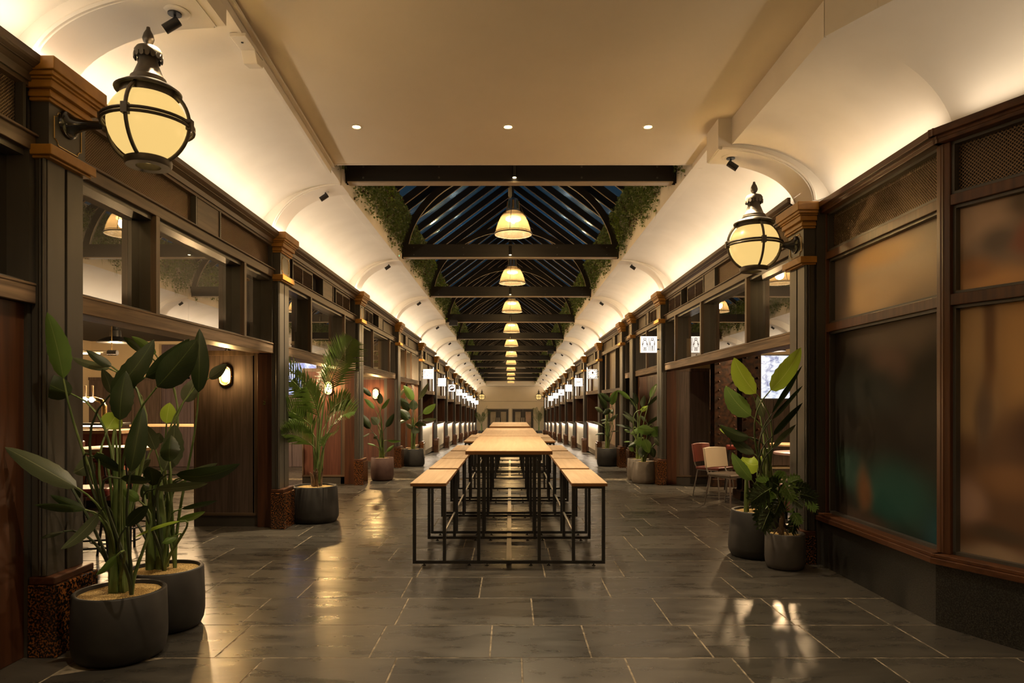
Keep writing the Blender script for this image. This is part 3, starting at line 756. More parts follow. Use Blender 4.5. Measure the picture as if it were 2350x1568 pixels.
# ---- end wall with two pairs of doors
def endwall():
    zf = fz(YEND); mb = MB(); mb.box(-3.2, 3.2, YEND, YEND+.2, zf-.2, 7)
    w = struct('wall_end', mb, M['endwall'])
    b = MB(); b.box(-2.05, 2.05, YEND-1.6, YEND, 2.83, 3.2); build('bulkhead', b, M['plaster'], w)
    g = MB(); g.box(-2.8, 2.8, YEND-.012, YEND, 1.56, 1.58); build('groove_line', g, M['stone_kick'], w)
    for i, xc in enumerate((-1.02, 1.05)):
        d = struct('door_%d' % (i+1), loc=(xc, YEND-.02, zf))
        q = MB(); hw = .86; zt = .92
        q.box(xc-hw-.07, xc-hw, YEND-.06, YEND, zf, zt+.07); q.box(xc+hw, xc+hw+.07, YEND-.06, YEND, zf, zt+.07); q.box(xc-hw-.07, xc+hw+.07, YEND-.06, YEND, zt, zt+.07)
        build('architrave', q, M['cream_vinyl'], d)
        for e in (-1, 1):
            q = MB(); x0, x1 = (xc-hw, xc-.005) if e < 0 else (xc+.005, xc+hw)
            q.box(x0, x1, YEND-.045, YEND, zf, zt); lf = build('door_leaf', q, M['pot_dark'], d)
            q = MB(); q.box(x0+.22, x1-.18, YEND-.05, YEND-.045, zf+.6, zt-.22); build('door_pane', q, M['pane_grey'] if e*i <= 0 else M['pane_rose'], lf)
            q = MB(); q.box(xc+e*.08-.03, xc+e*.08+.03, YEND-.08, YEND-.045, -.2, .22); build('door_handle', q, M['cream_vinyl'], lf)
endwall()
# walls that close the place off
for s in (-1, 1):
    for (a, b) in ((16.9, YEND),):
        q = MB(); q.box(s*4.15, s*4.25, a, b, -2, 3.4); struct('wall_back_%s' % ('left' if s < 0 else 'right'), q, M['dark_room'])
q = MB(); q.box(-11, 9.5, -2.6, -2.5, -.1, 4.4); struct('wall_front', q, M['cream_wall'])
q = MB(); q.box(-11, 9.5, -2.5, .6, 4.33, 4.4); struct('ceiling', q, M['ceil'])

# ---- angled shop front on the washroom side
def blobmat(name, base, blobs):
    """soft coloured print on frosted film: blobs are (u, v, ru, rv, colour)"""
    m = mat(name, base, .42, spec=.35); n, l, b = nt(m); uv = n.new('ShaderNodeUVMap'); prev = None
    # gentle warping so that the shapes are not plain ovals
    nz = n.new('ShaderNodeTexNoise'); nz.inputs['Scale'].default_value = 2.5; nz.inputs['Detail'].default_value = 1
    l.new(uv.outputs[0], nz.inputs['Vector'])
    wv = n.new('ShaderNodeMix'); wv.data_type = 'VECTOR'; wv.inputs['Factor'].default_value = .10
    l.new(uv.outputs[0], wv.inputs[4]); l.new(nz.outputs['Color'], wv.inputs[5])
    for (u, v, ru, rv, c) in blobs:
        mp = n.new('ShaderNodeMapping'); mp.inputs['Location'].default_value = (-u/ru, -v/rv, 0); mp.inputs['Scale'].default_value = (1/ru, 1/rv, 0)
        l.new(wv.outputs[1], mp.inputs[0])
        ln = n.new('ShaderNodeVectorMath'); ln.operation = 'LENGTH'; l.new(mp.outputs[0], ln.inputs[0])
        mr = n.new('ShaderNodeMapRange'); mr.interpolation_type = 'SMOOTHERSTEP'; mr.inputs[1].default_value = 1.25; mr.inputs[2].default_value = .1
        l.new(ln.outputs['Value'], mr.inputs[0])
        mx = n.new('ShaderNodeMix'); mx.data_type = 'RGBA'; l.new(mr.outputs[0], mx.inputs['Factor'])
        if prev is None: mx.inputs[6].default_value = (*base, 1)
        else: l.new(prev, mx.inputs[6])
        mx.inputs[7].default_value = (*c, 1); prev = mx.outputs[2]
    l.new(prev, b.inputs['Base Color'])
    return m
M['film_a'] = blobmat('tan_print_lantern_glow', (0.125,0.088,0.062), [(.55,.45,.6,.55,(0.425,0.300,0.175)), (.5,.78,.34,.22,(0.525,0.300,0.088)), (.42,.25,.3,.25,(0.500,0.362,0.213)), (.12,.5,.14,.6,(0.125,0.100,0.088))])  # orange blob near the top paints the lantern's glow into the print
M['film_b'] = blobmat('dark_teal_frosted_print', (.02,.017,.015), [(.62,.92,.5,.16,(.13,.10,.08)), (.55,.76,.2,.12,(.14,.09,.07)), (.4,.66,.4,.16,(.028,.03,.028)), (.6,.2,.4,.2,(.02,.065,.055)), (.2,.28,.2,.12,(.03,.06,.05)), (.34,.2,.09,.14,(.12,.06,.03)), (.9,.1,.14,.14,(.02,.06,.07)), (.35,.05,.3,.07,(.06,.04,.03))]); M['film_b'].node_tree.nodes['Principled BSDF'].inputs['Specular IOR Level'].default_value = .06
K = .36        # the part of these panes that faces the hall's far end
M['film_c'] = blobmat('brown_frosted_print', (0.264,0.178,0.124), [(u*K, v, ru*K, rv, c) for u, v, ru, rv, c in [(.35,.72,.6,.35,(0.465,0.326,0.240)), (.55,.12,.6,.22,(0.620,0.341,0.139)), (.35,.28,.3,.16,(0.372,0.186,0.078)), (.62,.52,.3,.2,(0.155,0.116,0.093)), (.92,.9,.3,.35,(0.116,0.078,0.046)), (.95,.5,.25,.25,(0.264,0.093,0.054))]])
M['film_d'] = blobmat('amber_frosted_print', (0.116,0.062,0.034), [(u*K, v, ru*K, rv, c) for u, v, ru, rv, c in [(.2,.85,.55,.38,(0.419,0.264,0.124)), (.85,.85,.45,.40,(0.449,0.256,0.101)), (.3,.60,.4,.16,(0.310,0.194,0.093)), (.50,.86,.10,.36,(0.155,0.078,0.034)), (.46,.55,.13,.16,(0.109,0.070,0.046)), (.95,.50,.35,.14,(0.078,0.039,0.023)), (.28,.245,.28,.11,(0.295,0.178,0.124)), (.75,.33,.5,.07,(0.202,0.101,0.046)), (.5,.045,.8,.07,(0.264,0.186,0.124)), (.6,.145,.5,.05,(0.070,0.046,0.031))]])
def angled_front():
    pts = [(2.83, 6.27), (2.83, 4.54), (2.83+.411*3.2, 4.54-.911*3.2)]
    WN[0] += 1
    st = struct('window_%d' % WN[0], loc=(2.9, 4.54, 0))
    g = MB(); si = MB(); ra = MB(); co2 = MB(); bd = MB()
    for i, (a, b) in enumerate(zip(pts[:-1], pts[1:])):
        A = Vector((a[0], a[1], 0)); B = Vector((b[0], b[1], 0)); U = (B-A).normalized(); N = Vector((-U.y, U.x, 0)); L = (B-A).length
        if N.x < 0: N = -N                              # away from the hall
        def bx(mb, u0, u1, n0, n1, z0, z1):
            c = [A+U*u0+N*n0, A+U*u1+N*n0, A+U*u1+N*n1, A+U*u0+N*n1]
            mb.add([(p.x, p.y, z0) for p in c] + [(p.x, p.y, z1) for p in c], [(0,1,2,3),(7,6,5,4),(1,0,4,5),(2,1,5,6),(3,2,6,7),(0,3,7,4)])
        bx(g, -.0, L, 0, .25, 0, .41)
        bx(si, -.02, L+.01, -.035, .2, .41, .45); bx(si, -.02, L+.01, -.02, .2, .45, .475)
        bx(ra, 0, L, .05, .16, 2.12, 2.195); bx(ra, 0, L, .05, .16, 2.78, 2.85)
        bx(co2, -.02, L+.02, -.005, .2, 3.20, 3.245); bx(co2, -.03, L+.03, -.04, -.01, 3.245, 3.295); bx(co2, -.02, L+.02, -.01, .25, 3.225, 3.25)
        us = [0.03, L-.045] if i == 0 else [.055, 1.45, 2.9]
        if i == 1: us2 = us
        for u in ([0.015, L-.03] if i == 0 else [.03, 1.45, 2.9]): bx(ra, u-.035, u+.035, .045, .16, .475, 3.2)
        uu = [0.05, L-.065] if i == 0 else [.065, 1.415]
        films = [('film_b', 'film_a'), ('film_d', 'film_c')][i]
        for (z0, z1, fm) in ((.475, 2.12, films[0]), (2.195, 2.78, films[1])):
            p = MB(); c0 = A+U*uu[0]+N*.12; c1 = A+U*uu[1]+N*.12
            p.quad((c0.x, c0.y, z0), (c1.x, c1.y, z0), (c1.x, c1.y, z1), (c0.x, c0.y, z1)); build('frosted_pane', p, M[fm], st)
            for (q0, q1, za, zb) in ((uu[0], uu[0]+.02, z0, z1), (uu[1]-.02, uu[1], z0, z1), (uu[0], uu[1], z0, z0+.02), (uu[0], uu[1], z1-.02, z1)): bx(bd, q0, q1, .075, .125, za, zb)
        m0 = A+U*uu[0]+N*.11
        for (q0, q1, za, zb) in ((uu[0], uu[0]+.02, 2.85, 3.2), (uu[1]-.02, uu[1], 2.85, 3.2), (uu[0], uu[1], 2.85, 2.87), (uu[0], uu[1], 3.18, 3.2)): bx(bd, q0, q1, .06, .125, za, zb)
        mesh_panel(st, (m0.x, m0.y, 2.86), (U.x, U.y, 0), uu[1]-uu[0], .34, .024, .0045)
        k = MB(); bx(k, uu[0], uu[1], .15, .17, 2.85, 3.2); build('mesh_back', k, M['grille_back'], st)
    build('granite_riser', g, M['granite_black'], st); build('sill', si, M['mahogany_y'], st, bevel=.004)
    build('rails_and_posts', ra, M['mahogany_z'], st, bevel=.004); build('cornice', co2, M['mahogany_y'], st, bevel=.004); build('glazing_bead', bd, M['black_wood'], st)
angled_front()
# ================================================================== LIGHT FITTINGS
for s in (-1, 1):
    segs = [(.8, 4.0, 0), (4.0, 8.2, 0)] if s < 0 else [(6.45, 12.3, -.02)]
    segs += [(PK[k]-.2, PK[k+1]-.25, DZ(k)) for k in range(2 if s < 0 else 3, 13)] + [(PK[13]-.2, YEND-.3, DZ(13))]
    for a, b, dz in segs:
        lamp('AREA', 'cove_strip', (s*2.757, (a+b)/2, 3.480+dz), COVE_W*(b-a), COVE_COL, None, .035, b-a, (-s*.30, 0, .95))
def cove_strip_between(a, b, z):
    a = Vector(a); b = Vector(b); m = (a+b)/2; o = lamp('AREA', 'cove_strip', (m.x, m.y, z), COVE_W*.6*(b-a).length, COVE_COL, None, .035, (b-a).length)
    yy = (b-a).normalized(); zz = -(Vector((-.42, -.1, .9))); zz = (zz - yy*zz.dot(yy)).normalized(); xx = yy.cross(zz)
    o.rotation_euler = Matrix((xx, yy, zz)).transposed().to_euler()
cove_strip_between((2.86, 6.2, 0), (2.86, 4.6, 0), 3.302)
cove_strip_between((2.90, 4.42, 0), (3.9, 2.2, 0), 3.302)

# ---- downlights in the plain ceiling
def downlight(x, y, label):
    t = thing('downlight', label, 'ceiling light', (x, y, CZ), 'downlights in the plain ceiling')
    q = MB(); q.lathe([(.052, 0), (.055, -.006), (.040, -.008), (.036, 0)], (x, y, CZ), 24); build('trim_ring', q, M['plaster'], t, smooth=True)
    q = MB(); q.lathe([(.0, -.002), (.034, -.002)], (x, y, CZ), 20); build('lens', q, M['bulb'], t)
    lamp('SPOT', 'downlight_beam', (x, y, CZ-.015), DOWN_W, (1, .78, .5), t, .03, None, (0, 0, -1), 95, .8)
downlight(-1.45, 6.44, 'recessed downlight nearest the bar side in the plain ceiling'.replace('nearest', 'towards'))
downlight(-.02, 6.44, 'recessed downlight in the middle of the plain ceiling')
downlight(1.30, 6.44, 'recessed downlight towards the washroom side in the plain ceiling')
# unseen downlights and globe lamps behind the viewer, added to brighten the front
front = bpy.data.objects['wall_front']; fceil = bpy.data.objects['ceiling']
for x in (-1.6, 0, 1.6):
    for y in (3.0, -.6):
        q = MB(); q.lathe([(.052, 0), (.055, -.006), (.036, -.008), (.001, -.004)], (x, y, CZ), 20); build('added_downlight_ring', q, M['plaster'], fceil, smooth=True)
        lamp('SPOT', 'downlight_beam', (x, y, CZ-.015), DOWN_W, (1, .78, .5), fceil, .03, None, (0, 0, -1), 95, .8)  # added fill beam over the entrance, out of view
for sx in (-1, 1):
    q = MB(); pr = [(.226*math.sin(a), -.222*math.cos(a)) for a in [math.pi*i/14 for i in range(1, 14)]]
    q.lathe(pr, (sx*2.2, .30, 3.165), 20); build('added_globe', q, M['globe'], front, smooth=True)
    q = MB(); q.tube([(sx*2.2, .30, 3.165), (sx*2.2, -2.5, 3.165)], .03, 8); q.lathe([(.19, .2), (.06, .3), (.05, .42), (.01, .5)], (sx*2.2, .30, 3.165), 16); build('added_globe_bracket', q, M['lantern_iron'], front, smooth=True)
    lamp('POINT', 'lantern_glow', (sx*2.2, .30, 3.165), LANTERN_W*.55, WARM, front, .24)  # added fill glow for the front ceiling, out of view

# ---- ceiling box by the slot
t = thing('sensor_box', 'cream sensor box with tilted cover on the ceiling edge', 'sensor', (-1.86, 4.75, CZ-.02))
q = MB(); q.box(-1.90, -1.79, 4.62, 4.95, CZ-.125, CZ-.10); build('base_plate', q, M['plaster'], t, bevel=.003)
q = MB(); q.extrude([(4.80, CZ-.125), (4.96, CZ-.125), (4.96, CZ-.18), (4.85, CZ-.20)], -1.895, -1.795, 'yz'); build('cover', q, M['plaster'], t, bevel=.004)
q = MB(); q.lathe([(.008, 0), (.008, -.004), (0, -.005)], (-1.845, 4.70, CZ-.125), 10); build('screw', q, M['iron_black'], t)

# ---- globe lanterns on iron brackets
def lantern(s, xc, yc, zc, label, full=True, power=LANTERN_W):
    t = thing('globe_lantern', label, 'lantern', (xc, yc, zc), 'iron globe lanterns')
    c = (xc, yc, zc); n = 40 if full else 16
    q = MB(); pr = [(.226*math.sin(a), -.222*math.cos(a)) for a in [math.pi*i/18 for i in range(1, 18)]]
    q.lathe([(0.001, -.222)] + pr[1:-1] + [(.04, .215)], c, n); build('globe', q, M['globe'], t, smooth=True, ang=70)
    q = MB(); q.lathe([(.06, .205), (.13, .20), (.165, .206), (.185, .196), (.188, .205), (.150, .232), (.112, .245), (.112, .258), (.102, .262), (.100, .282), (.088, .290), (.074, .325), (.060, .362), (.052, .395), (.050, .415), (.066, .416), (.076, .425), (.078, .446), (.066, .466), (.045, .474), (.022, .480), (.016, .492), (.028, .505), (.034, .525), (.026, .555), (.013, .580), (.010, .596), (0, .600)], c, n)
    hd = build('hood', q, M['lantern_iron'], t, smooth=True, ang=40)
    if full:
        q = MB()
        for i in range(16):                    # scalloped skirt under the crown
            a = 2*math.pi*i/16; p = Vector(c) + Vector((.077*math.cos(a), .077*math.sin(a), .413))
            u = Vector((-math.sin(a), math.cos(a), 0)); vs = [p + u*.0135*math.cos(b) + Vector((0,0,1))*(.016*math.sin(b) - (.0 if math.sin(b) > 0 else .004)) for b in [2*math.pi*j/10 for j in range(10)]]
            nrm = Vector((math.cos(a), math.sin(a), 0))*.004
            q.add(vs + [v+nrm for v in vs], [tuple(range(10))[::-1], tuple(range(10, 20))] + [(j, (j+1) % 10, 10+(j+1) % 10, 10+j) for j in range(10)])
        build('scalloped_crown', q, M['lantern_iron'], hd)
        q = MB(); q.lathe([(.155, .202), (.155, .150), (.147, .150), (.147, .202)], c, n, cap=False); build('inner_collar', q, M['lantern_iron'], hd, smooth=True)
    rr = .252
    q = MB()
    ring = [(c[0]+rr*math.cos(2*math.pi*i/n), c[1]+rr*math.sin(2*math.pi*i/n), c[2]) for i in range(n)]
    q.tube([(p[0], p[1], p[2]+.011) for p in ring], .010, 8, closed=True); q.tube([(p[0], p[1], p[2]-.011) for p in ring], .010, 8, closed=True)
    build('equator_ring', q, M['lantern_iron'], t, smooth=True)
    for i in range(4):
        a = R(45*0 + 90*i); q = MB(); pts = []
        for j in range(17):
            b = R(-62 + 124*j/16); r = .250*math.cos(b)*1.0; pts.append((c[0]+r*math.cos(a), c[1]+r*math.sin(a), c[2]+.245*math.sin(b)))
        q.tube(pts, .0115, 8); build('strap', q, M['lantern_iron'], t, smooth=True)
        q = MB(); q.box(-.018, .018, -.020, .020, -.032, .032); ca, sa = math.cos(a), math.sin(a)
        q.v = [(c[0] + (x+.252)*ca - y*sa, c[1] + (x+.252)*sa + y*ca, c[2]+z) for x, y, z in q.v]
        build('clamp', q, M['lantern_iron'], t, bevel=.003)
    q = MB(); q.lathe([(.070, -.205), (.118, -.205), (.132, -.212), (.132, -.238), (.124, -.252), (.070, -.252), (.070, -.205)], c, n, cap=False); build('bottom_ring', q, M['lantern_iron'], t, smooth=True)
    # trumpet bracket to the pilaster
    q = MB(); xw = s*2.688; L = abs(xw - xc)
    pr = [(.020, .245), (.026, .262), (.024, .30), (.027, L*.72), (.034, L*.82), (.050, L*.92), (.066, L*.965), (.080, L*.975), (.084, L)]
    q.lathe([(r, s*h) for r, h in pr], c, 24, 'x'); build('bracket', q, M['black_gloss'], t, smooth=True)
    if power: lamp('POINT', 'lantern_glow', c, power, WARM, t, .24)
    return t
lantern(-1, -2.20, 4.15, 3.165, 'big lit globe lantern on the first bar side pilaster')
lantern(1, 2.30, 6.44, 2.965, 'lit globe lantern on the pilaster beside the wide shop window')
lantern(-1, -2.28, PK[13]-.17, 1.93, 'tiny lit globe lantern by the end wall above the bar side palm', False, 110)
lantern(1, 2.28, PK[13]-.17, 1.93, 'tiny lit globe lantern by the end wall above the washroom side palm', False, 110)

# ---- bell pendants down the middle of the hall
def pendant(y, dz, label, src=[None]):
    loc = (.045, y, 4.03+dz)
    if src[0] is not None: return copy_tree(src[0], None, loc, label)
    t = thing('bell_pendant', label, 'pendant lamp', loc, 'bell glass pendants under the roof ridge')
    x, yy, z = loc
    q = MB(); q.lathe([(.280, 0), (.272, .03), (.255, .10), (.228, .18), (.190, .26), (.150, .315), (.105, .345), (.100, .345), (.145, .31), (.184, .257), (.222, .178), (.249, .10), (.266, .03), (.274, .002)], loc, 48, cap=False)
    build('glass_shade', q, M['shade'], t, smooth=True, ang=60)
    q = MB(); q.tube([(x+.283*math.cos(2*math.pi*i/40), yy+.283*math.sin(2*math.pi*i/40), z) for i in range(40)], .009, 6, closed=True)
    q.tube([(x+.279*math.cos(2*math.pi*i/40), yy+.279*math.sin(2*math.pi*i/40), z+.025) for i in range(40)], .004, 6, closed=True); build('rim_ring', q, M['lantern_iron'], t, smooth=True)
    q = MB(); q.lathe([(.108, .340), (.108, .352), (.098, .356), (.088, .40), (.080, .50), (.072, .53), (.045, .545), (.02, .56)], loc, 24); nk = build('lamp_neck', q, M['steel'], t, smooth=True)
    q = MB()
    for i in range(8):
        a = 2*math.pi*i/8; ca, sa = math.cos(a), math.sin(a)
        q.bar((x+.097*ca, yy+.097*sa, z+.37), (x+.086*ca, yy+.086*sa, z+.50), .022, .006, (ca, sa, 0))
    build('neck_slots', q, M['brass'], nk)
    for i in range(3):
        a = R(20+120*i); ca, sa = math.cos(a), math.sin(a); q = MB()
        q.tube([(x+.285*ca, yy+.285*sa, z+.012), (x+.262*ca, yy+.262*sa, z+.12), (x+.205*ca, yy+.205*sa, z+.265), (x+.075*ca, yy+.075*sa, z+.52)], .0045, 6); build('guard_wire', q, M['lantern_iron'], t)
    q = MB(); q.tube([(x, yy, z+.55), (x, yy, z+2.42)], .011, 8); build('stem', q, M['iron_black'], t)
    q = MB(); q.lathe([(.001, .262), (.10, .262), (.118, .250), (.118, .222), (.10, .212), (.001, .212)], loc, 24); build('bulb', q, M['bulb'], t, smooth=True)
    lamp('POINT', 'pendant_glow', (x, yy, z+.17), PENDANT_W, (1, .76, .46), t, .09)
    src[0] = t; return t
for i, k in enumerate(range(2, 13)):
    pendant((PK[k]+PK[k+1])/2-.1, DZ(k), 'lit bell glass pendant, %s in the row from the entrance' % ORD[i])
t = copy_tree(bpy.data.objects['bell_pendant'], None, (.045, PK[13]+1.6, 4.03+DZ(13)), 'lit bell glass pendant, twelfth and last in the row')

# ---- small black spotlights
def spotlight(s, x, y, z, label, aim, power, cone=42):
    t = thing('spotlight', label, 'spotlight', (x, y, z), 'black spotlights under the cove ribs')
    q = MB(); q.lathe([(.085, 0), (.088, -.008), (.070, -.014), (.055, -.014)], (x, y, z), 28); build('ceiling_rose', q, M['plaster'], t, smooth=True)
    q = MB(); q.lathe([(.040, -.014), (.040, -.022), (.008, -.022)], (x, y, z), 20); q.tube([(x, y, z-.02), (x, y, z-.062)], .008, 8); build('swivel_arm', q, M['iron_black'], t)
    d = Vector(aim).normalized(); c = Vector((x, y, z-.075)); body = Vector((s*.80, -.12, -.58)).normalized()
    q = MB(); a = c - body*.032; b = c + body*.072
    q.tube([a, a+body*.004, b], [.024, .029, .029], 20); hd = build('lamp_head', q, M['iron_black'], t, smooth=True)
    q = MB(); q.tube([b-body*.002, b+body*.001], .024, 16); build('lens', q, M['steel'], hd)
    if power: lamp('SPOT', 'spot_beam', b + body*.05, power, (1, .78, .48), t, .025, None, d, cone, .7)
for k in range(1, 13):
    p = PK[k]-.17
    spotlight(-1, -2.21 if k > 1 else -2.04, p, (4.02 if k > 1 else 3.86)+DZ(k), 'small black spotlight under %s cove rib on the bar side' % ORD[k-1], (-.08, .0, -1) if k == 1 else (-.1, -.03, -1), SPOT_W*.45 if k == 1 else SPOT_W*(1.0 if k < 6 else 1.5 if k < 11 else 2.4))
spotlight(1, 2.08, 6.44, 3.80, 'small black spotlight under the cove rib above the globe lantern', (.09, .04, -1), SPOT_W*.6)
for k in range(3, 13):
    p = PK[k]-.17
    spotlight(1, 2.21, p, 4.02+DZ(k), 'small black spotlight under %s plain cove rib on the washroom side' % ORD[k-3], (.1, -.02, -1), SPOT_W*(1.0 if k < 6 else 1.5 if k < 11 else 2.4))
def beam_spot(k, lit):
    y = PK[k]-.2; dz = DZ(k); x = .0 if k > 2 else .05
    t = thing('beam_spotlight', 'tiny black spotlight fixed to %s tie beam' % ORD[k-2], 'spotlight', (x, y, 4.22+dz), 'spotlights on the tie beams')
    q = MB(); q.tube([(x, y-.035, 4.31+dz), (x, y-.035, 4.15+dz)], .026, 14); q.box(x-.012, x+.012, y-.02, y, 4.21+dz, 4.25+dz); build('lamp_body', q, M['black_gloss'], t, smooth=True)
    q = MB(); q.lathe([(.001, 0), (.022, .0), (.022, -.006), (.001, -.010)], (x, y-.035, 4.15+dz), 14); build('lens', q, M['bulb'] if lit else M['chrome'], t, smooth=True)
    if lit: lamp('SPOT', 'beam_spot_light', (x, y-.035, 4.12+dz), 60, (1, .80, .52), t, .02, None, (0, -.05, -1), 60, .6)
for k in range(2, 8): beam_spot(k, k in (2, 3, 4))
def speaker(x, k, label):
    y = PK[k]-.2; z = 4.05+DZ(k)
    t = thing('ceiling_speaker', label, 'speaker', (x, y, z), 'black speakers under the tie beams')
    q = MB(); q.extrude([(x-.13, z-.06), (x+.13, z-.06), (x+.115, z+.10), (x+.09, z+.12), (x-.09, z+.12), (x-.115, z+.10)], y-.22, y-.02, 'xz'); build('speaker_box', q, M['beam'], t, bevel=.008)
    q = MB(); q.box(x-.115, x+.115, y-.228, y-.22, z-.045, z+.085); build('speaker_mesh', q, M['iron_black'], t)
speaker(-1.72, 5, 'black box speaker under the fourth tie beam on the bar side')
speaker(1.72, 7, 'black box speaker under the sixth tie beam on the washroom side')
speaker(-1.75, 10, 'black box speaker under the ninth tie beam on the bar side')

t = thing('smoke_detector', 'cream smoke detector with green light on the bar side fascia by second beam', 'detector', (-1.97, 12.1, 4.10))
q = MB(); q.box(-1.985, -1.955, 11.99, 12.21, 4.045, 4.155); build('back_box', q, M['plaster'], t, bevel=.004)
q = MB(); q.lathe([(.045, 0), (.045, .018), (.03, .03), (.001, .032)], (-1.955, 12.1, 4.10), 18, 'x'); build('sensor_dome', q, M['ceil'], t, smooth=True)
q = MB(); q.box(-1.957, -1.950, 12.0, 12.015, 4.055, 4.07); build('indicator_light', q, M['green_led'], t)
# ---- wall lamps on the timber screens
def bulkhead_lamp(x, y, z, label, power):
    t = thing('bulkhead_lamp', label, 'wall lamp', (x, y, z), 'oval bulkhead wall lamps')
    def oval(rx, rz, yy, n=28): return [(x+rx*math.cos(2*math.pi*i/n), yy, z+rz*.58*math.sin(2*math.pi*i/n) + (rz*.42 if math.sin(2*math.pi*i/n) > 0 else -rz*.42)*min(1, abs(math.sin(2*math.pi*i/n))*3)) for i in range(n)]
    q = MB(); n = 28; a = oval(.078, .125, y); b = oval(.078, .125, y-.03); q.add(a+b, [tuple(range(n)), tuple(range(2*n-1, n-1, -1))] + [(i, i+n, (i+1) % n+n, (i+1) % n) for i in range(n)]); build('backplate', q, M['brass'], t, smooth=True)
    q = MB(); q.tube(oval(.066, .112, y-.035), .010, 8, closed=True); build('rim_ring', q, M['brass'], t, smooth=True)
    q = MB(); vs = []; rs = [(1, 0), (.92, .03), (.7, .05), (.35, .06)]
    for f, dd in rs: vs += oval(.062*f, .108*f, y-.035-dd)
    q.add(vs, [(j*n+i, j*n+(i+1) % n, (j+1)*n+(i+1) % n, (j+1)*n+i) for j in range(3) for i in range(n)] + [tuple(range(3*n, 4*n))]); build('glass_cover', q, M['glass_shop'], t, smooth=True)
    q = MB(); q.lathe([(.001, -.075), (.022, -.06), (.03, -.02), (.028, .03), (.016, .07), (.001, .08)], (x, y-.055, z), 14); build('bulb', q, M['bulb_hot'], t, smooth=True)
    lamp('POINT', 'wall_lamp_glow', (x, y-.12, z), power, (1, .60, .22), t, .05)
bulkhead_lamp(-3.40, 8.17, 1.80, 'lit oval bulkhead lamp on the dark veneer screen', 4)
bulkhead_lamp(-3.28, 16.67, 1.79+fz(16.7), 'lit oval bulkhead lamp behind the plum pot plant', 10)
bulkhead_lamp(-3.30, 12.42, 1.74, 'lit oval bulkhead lamp half hidden behind the tall palm', 10)

# ================================================================== TABLES
def communal_table(y0, dz, label, src=[None]):
    """bar-height table with two pairs of fixed benches, frame end to end 2.6 m"""
    loc = (-.012, y0, dz)
    if src[0] is not None: return copy_tree(src[0], None, loc, label)
    t = thing('communal_table', label, 'table', loc, 'communal tables down the middle of the hall')
    x0, yy, z0 = loc
    q = MB(); q.box(x0-.39, x0+.39, yy+.02, yy+2.70, z0+1.012, z0+1.046); 
    tb = build('tabletop', q, M['oak_table'], t, bevel=.002)
    q = MB(); q.box(x0-.3905, x0+.3905, yy+.018, yy+2.702, z0+1.012, z0+1.040); build('edge_band', q, M['oak_edge'], tb)
    fy = [.10, 1.22, 1.52, 2.64]
    for sx in (-1, 1):
        for (a, b) in ((.03, 1.29), (1.45, 2.71)):
            q = MB(); xa, xb = x0+sx*.565, x0+sx*.885
            q.box(xa, xb, yy+a, yy+b, z0+.727, z0+.756); st = build('bench_seat', q, M['oak_y'], t, bevel=.002)
            q = MB(); q.box(min(xa, xb)-.0006, max(xa, xb)+.0006, yy+a-.001, yy+b+.001, z0+.727, z0+.751); build('edge_band', q, M['oak_edge'], st)
        for (a, b) in ((.10, 1.22), (1.52, 2.64)):
            q = MB(); q.tube([(x0+sx*.585, yy+a, z0+.30), (x0+sx*.585, yy+b, z0+.30)], .011, 10); build('foot_rail', q, M['steel'], t, smooth=True)
            for xx in (.60, .845):
                q = MB(); q.box(x0+sx*(xx-.014), x0+sx*(xx+.014), yy+a+.014, yy+b-.014, z0+.700, z0+.727); build('seat_bearer', q, M['iron_black'], t)
    w = .0145
    for i, f in enumerate(fy):
        y = yy + f
        q = MB(); q.box(x0-.872, x0+.872, y-w, y+w, z0+.018, z0+.046); build('floor_bar', q, M['iron_black'], t)
        for sx in (-1, 1):
            for (xx, zt, nm) in ((.858, .727, 'bench_leg'), (.585, .727, 'bench_leg'), (.275, 1.012, 'table_leg')):
                q = MB(); q.box(x0+sx*xx-w, x0+sx*xx+w, y-w, y+w, z0+.046, z0+zt-.028); build(nm, q, M['iron_black'], t)
            q = MB(); q.box(x0+sx*.57, x0+sx*.872, y-w, y+w, z0+.699, z0+.727); build('bench_crossbar', q, M['iron_black'], t)
            for xx in (.77, .36, .20):
                q = MB(); q.lathe([(.012, .018), (.006, .016), (.006, .008), (.017, .006), (.018, 0)], (x0+sx*xx, y, z0), 12); build('leveling_foot', q, M['black_gloss'], t, smooth=True)
        q = MB(); q.box(x0-.29, x0+.29, y-w, y+w, z0+.984, z0+1.012); build('table_crossbar', q, M['iron_black'], t)
    for (a, b) in ((.115, 1.205), (1.235, 1.505), (1.535, 2.625)):
        q = MB(); q.box(x0-.024, x0+.024, yy+a, yy+b, z0+.02, z0+.034); build('floor_stretcher', q, M['steel'], t)
    for sx in (-1, 1):
        q = MB(); q.box(x0+sx*.275-w, x0+sx*.275+w, yy+.115, yy+2.625, z0+.984, z0+1.012); build('table_bearer', q, M['iron_black'], t)
    src[0] = t; return t
communal_table(6.10, 0, 'bar height oak table with fixed benches, foremost in the row')
communal_table(8.86, 0, 'bar height oak table butted behind the foremost one')
communal_table(13.15, fz(14.0), 'bar height oak table third in the row beyond the gap')
communal_table(15.92, fz(17.2), 'bar height oak table fourth and last visible in the row')

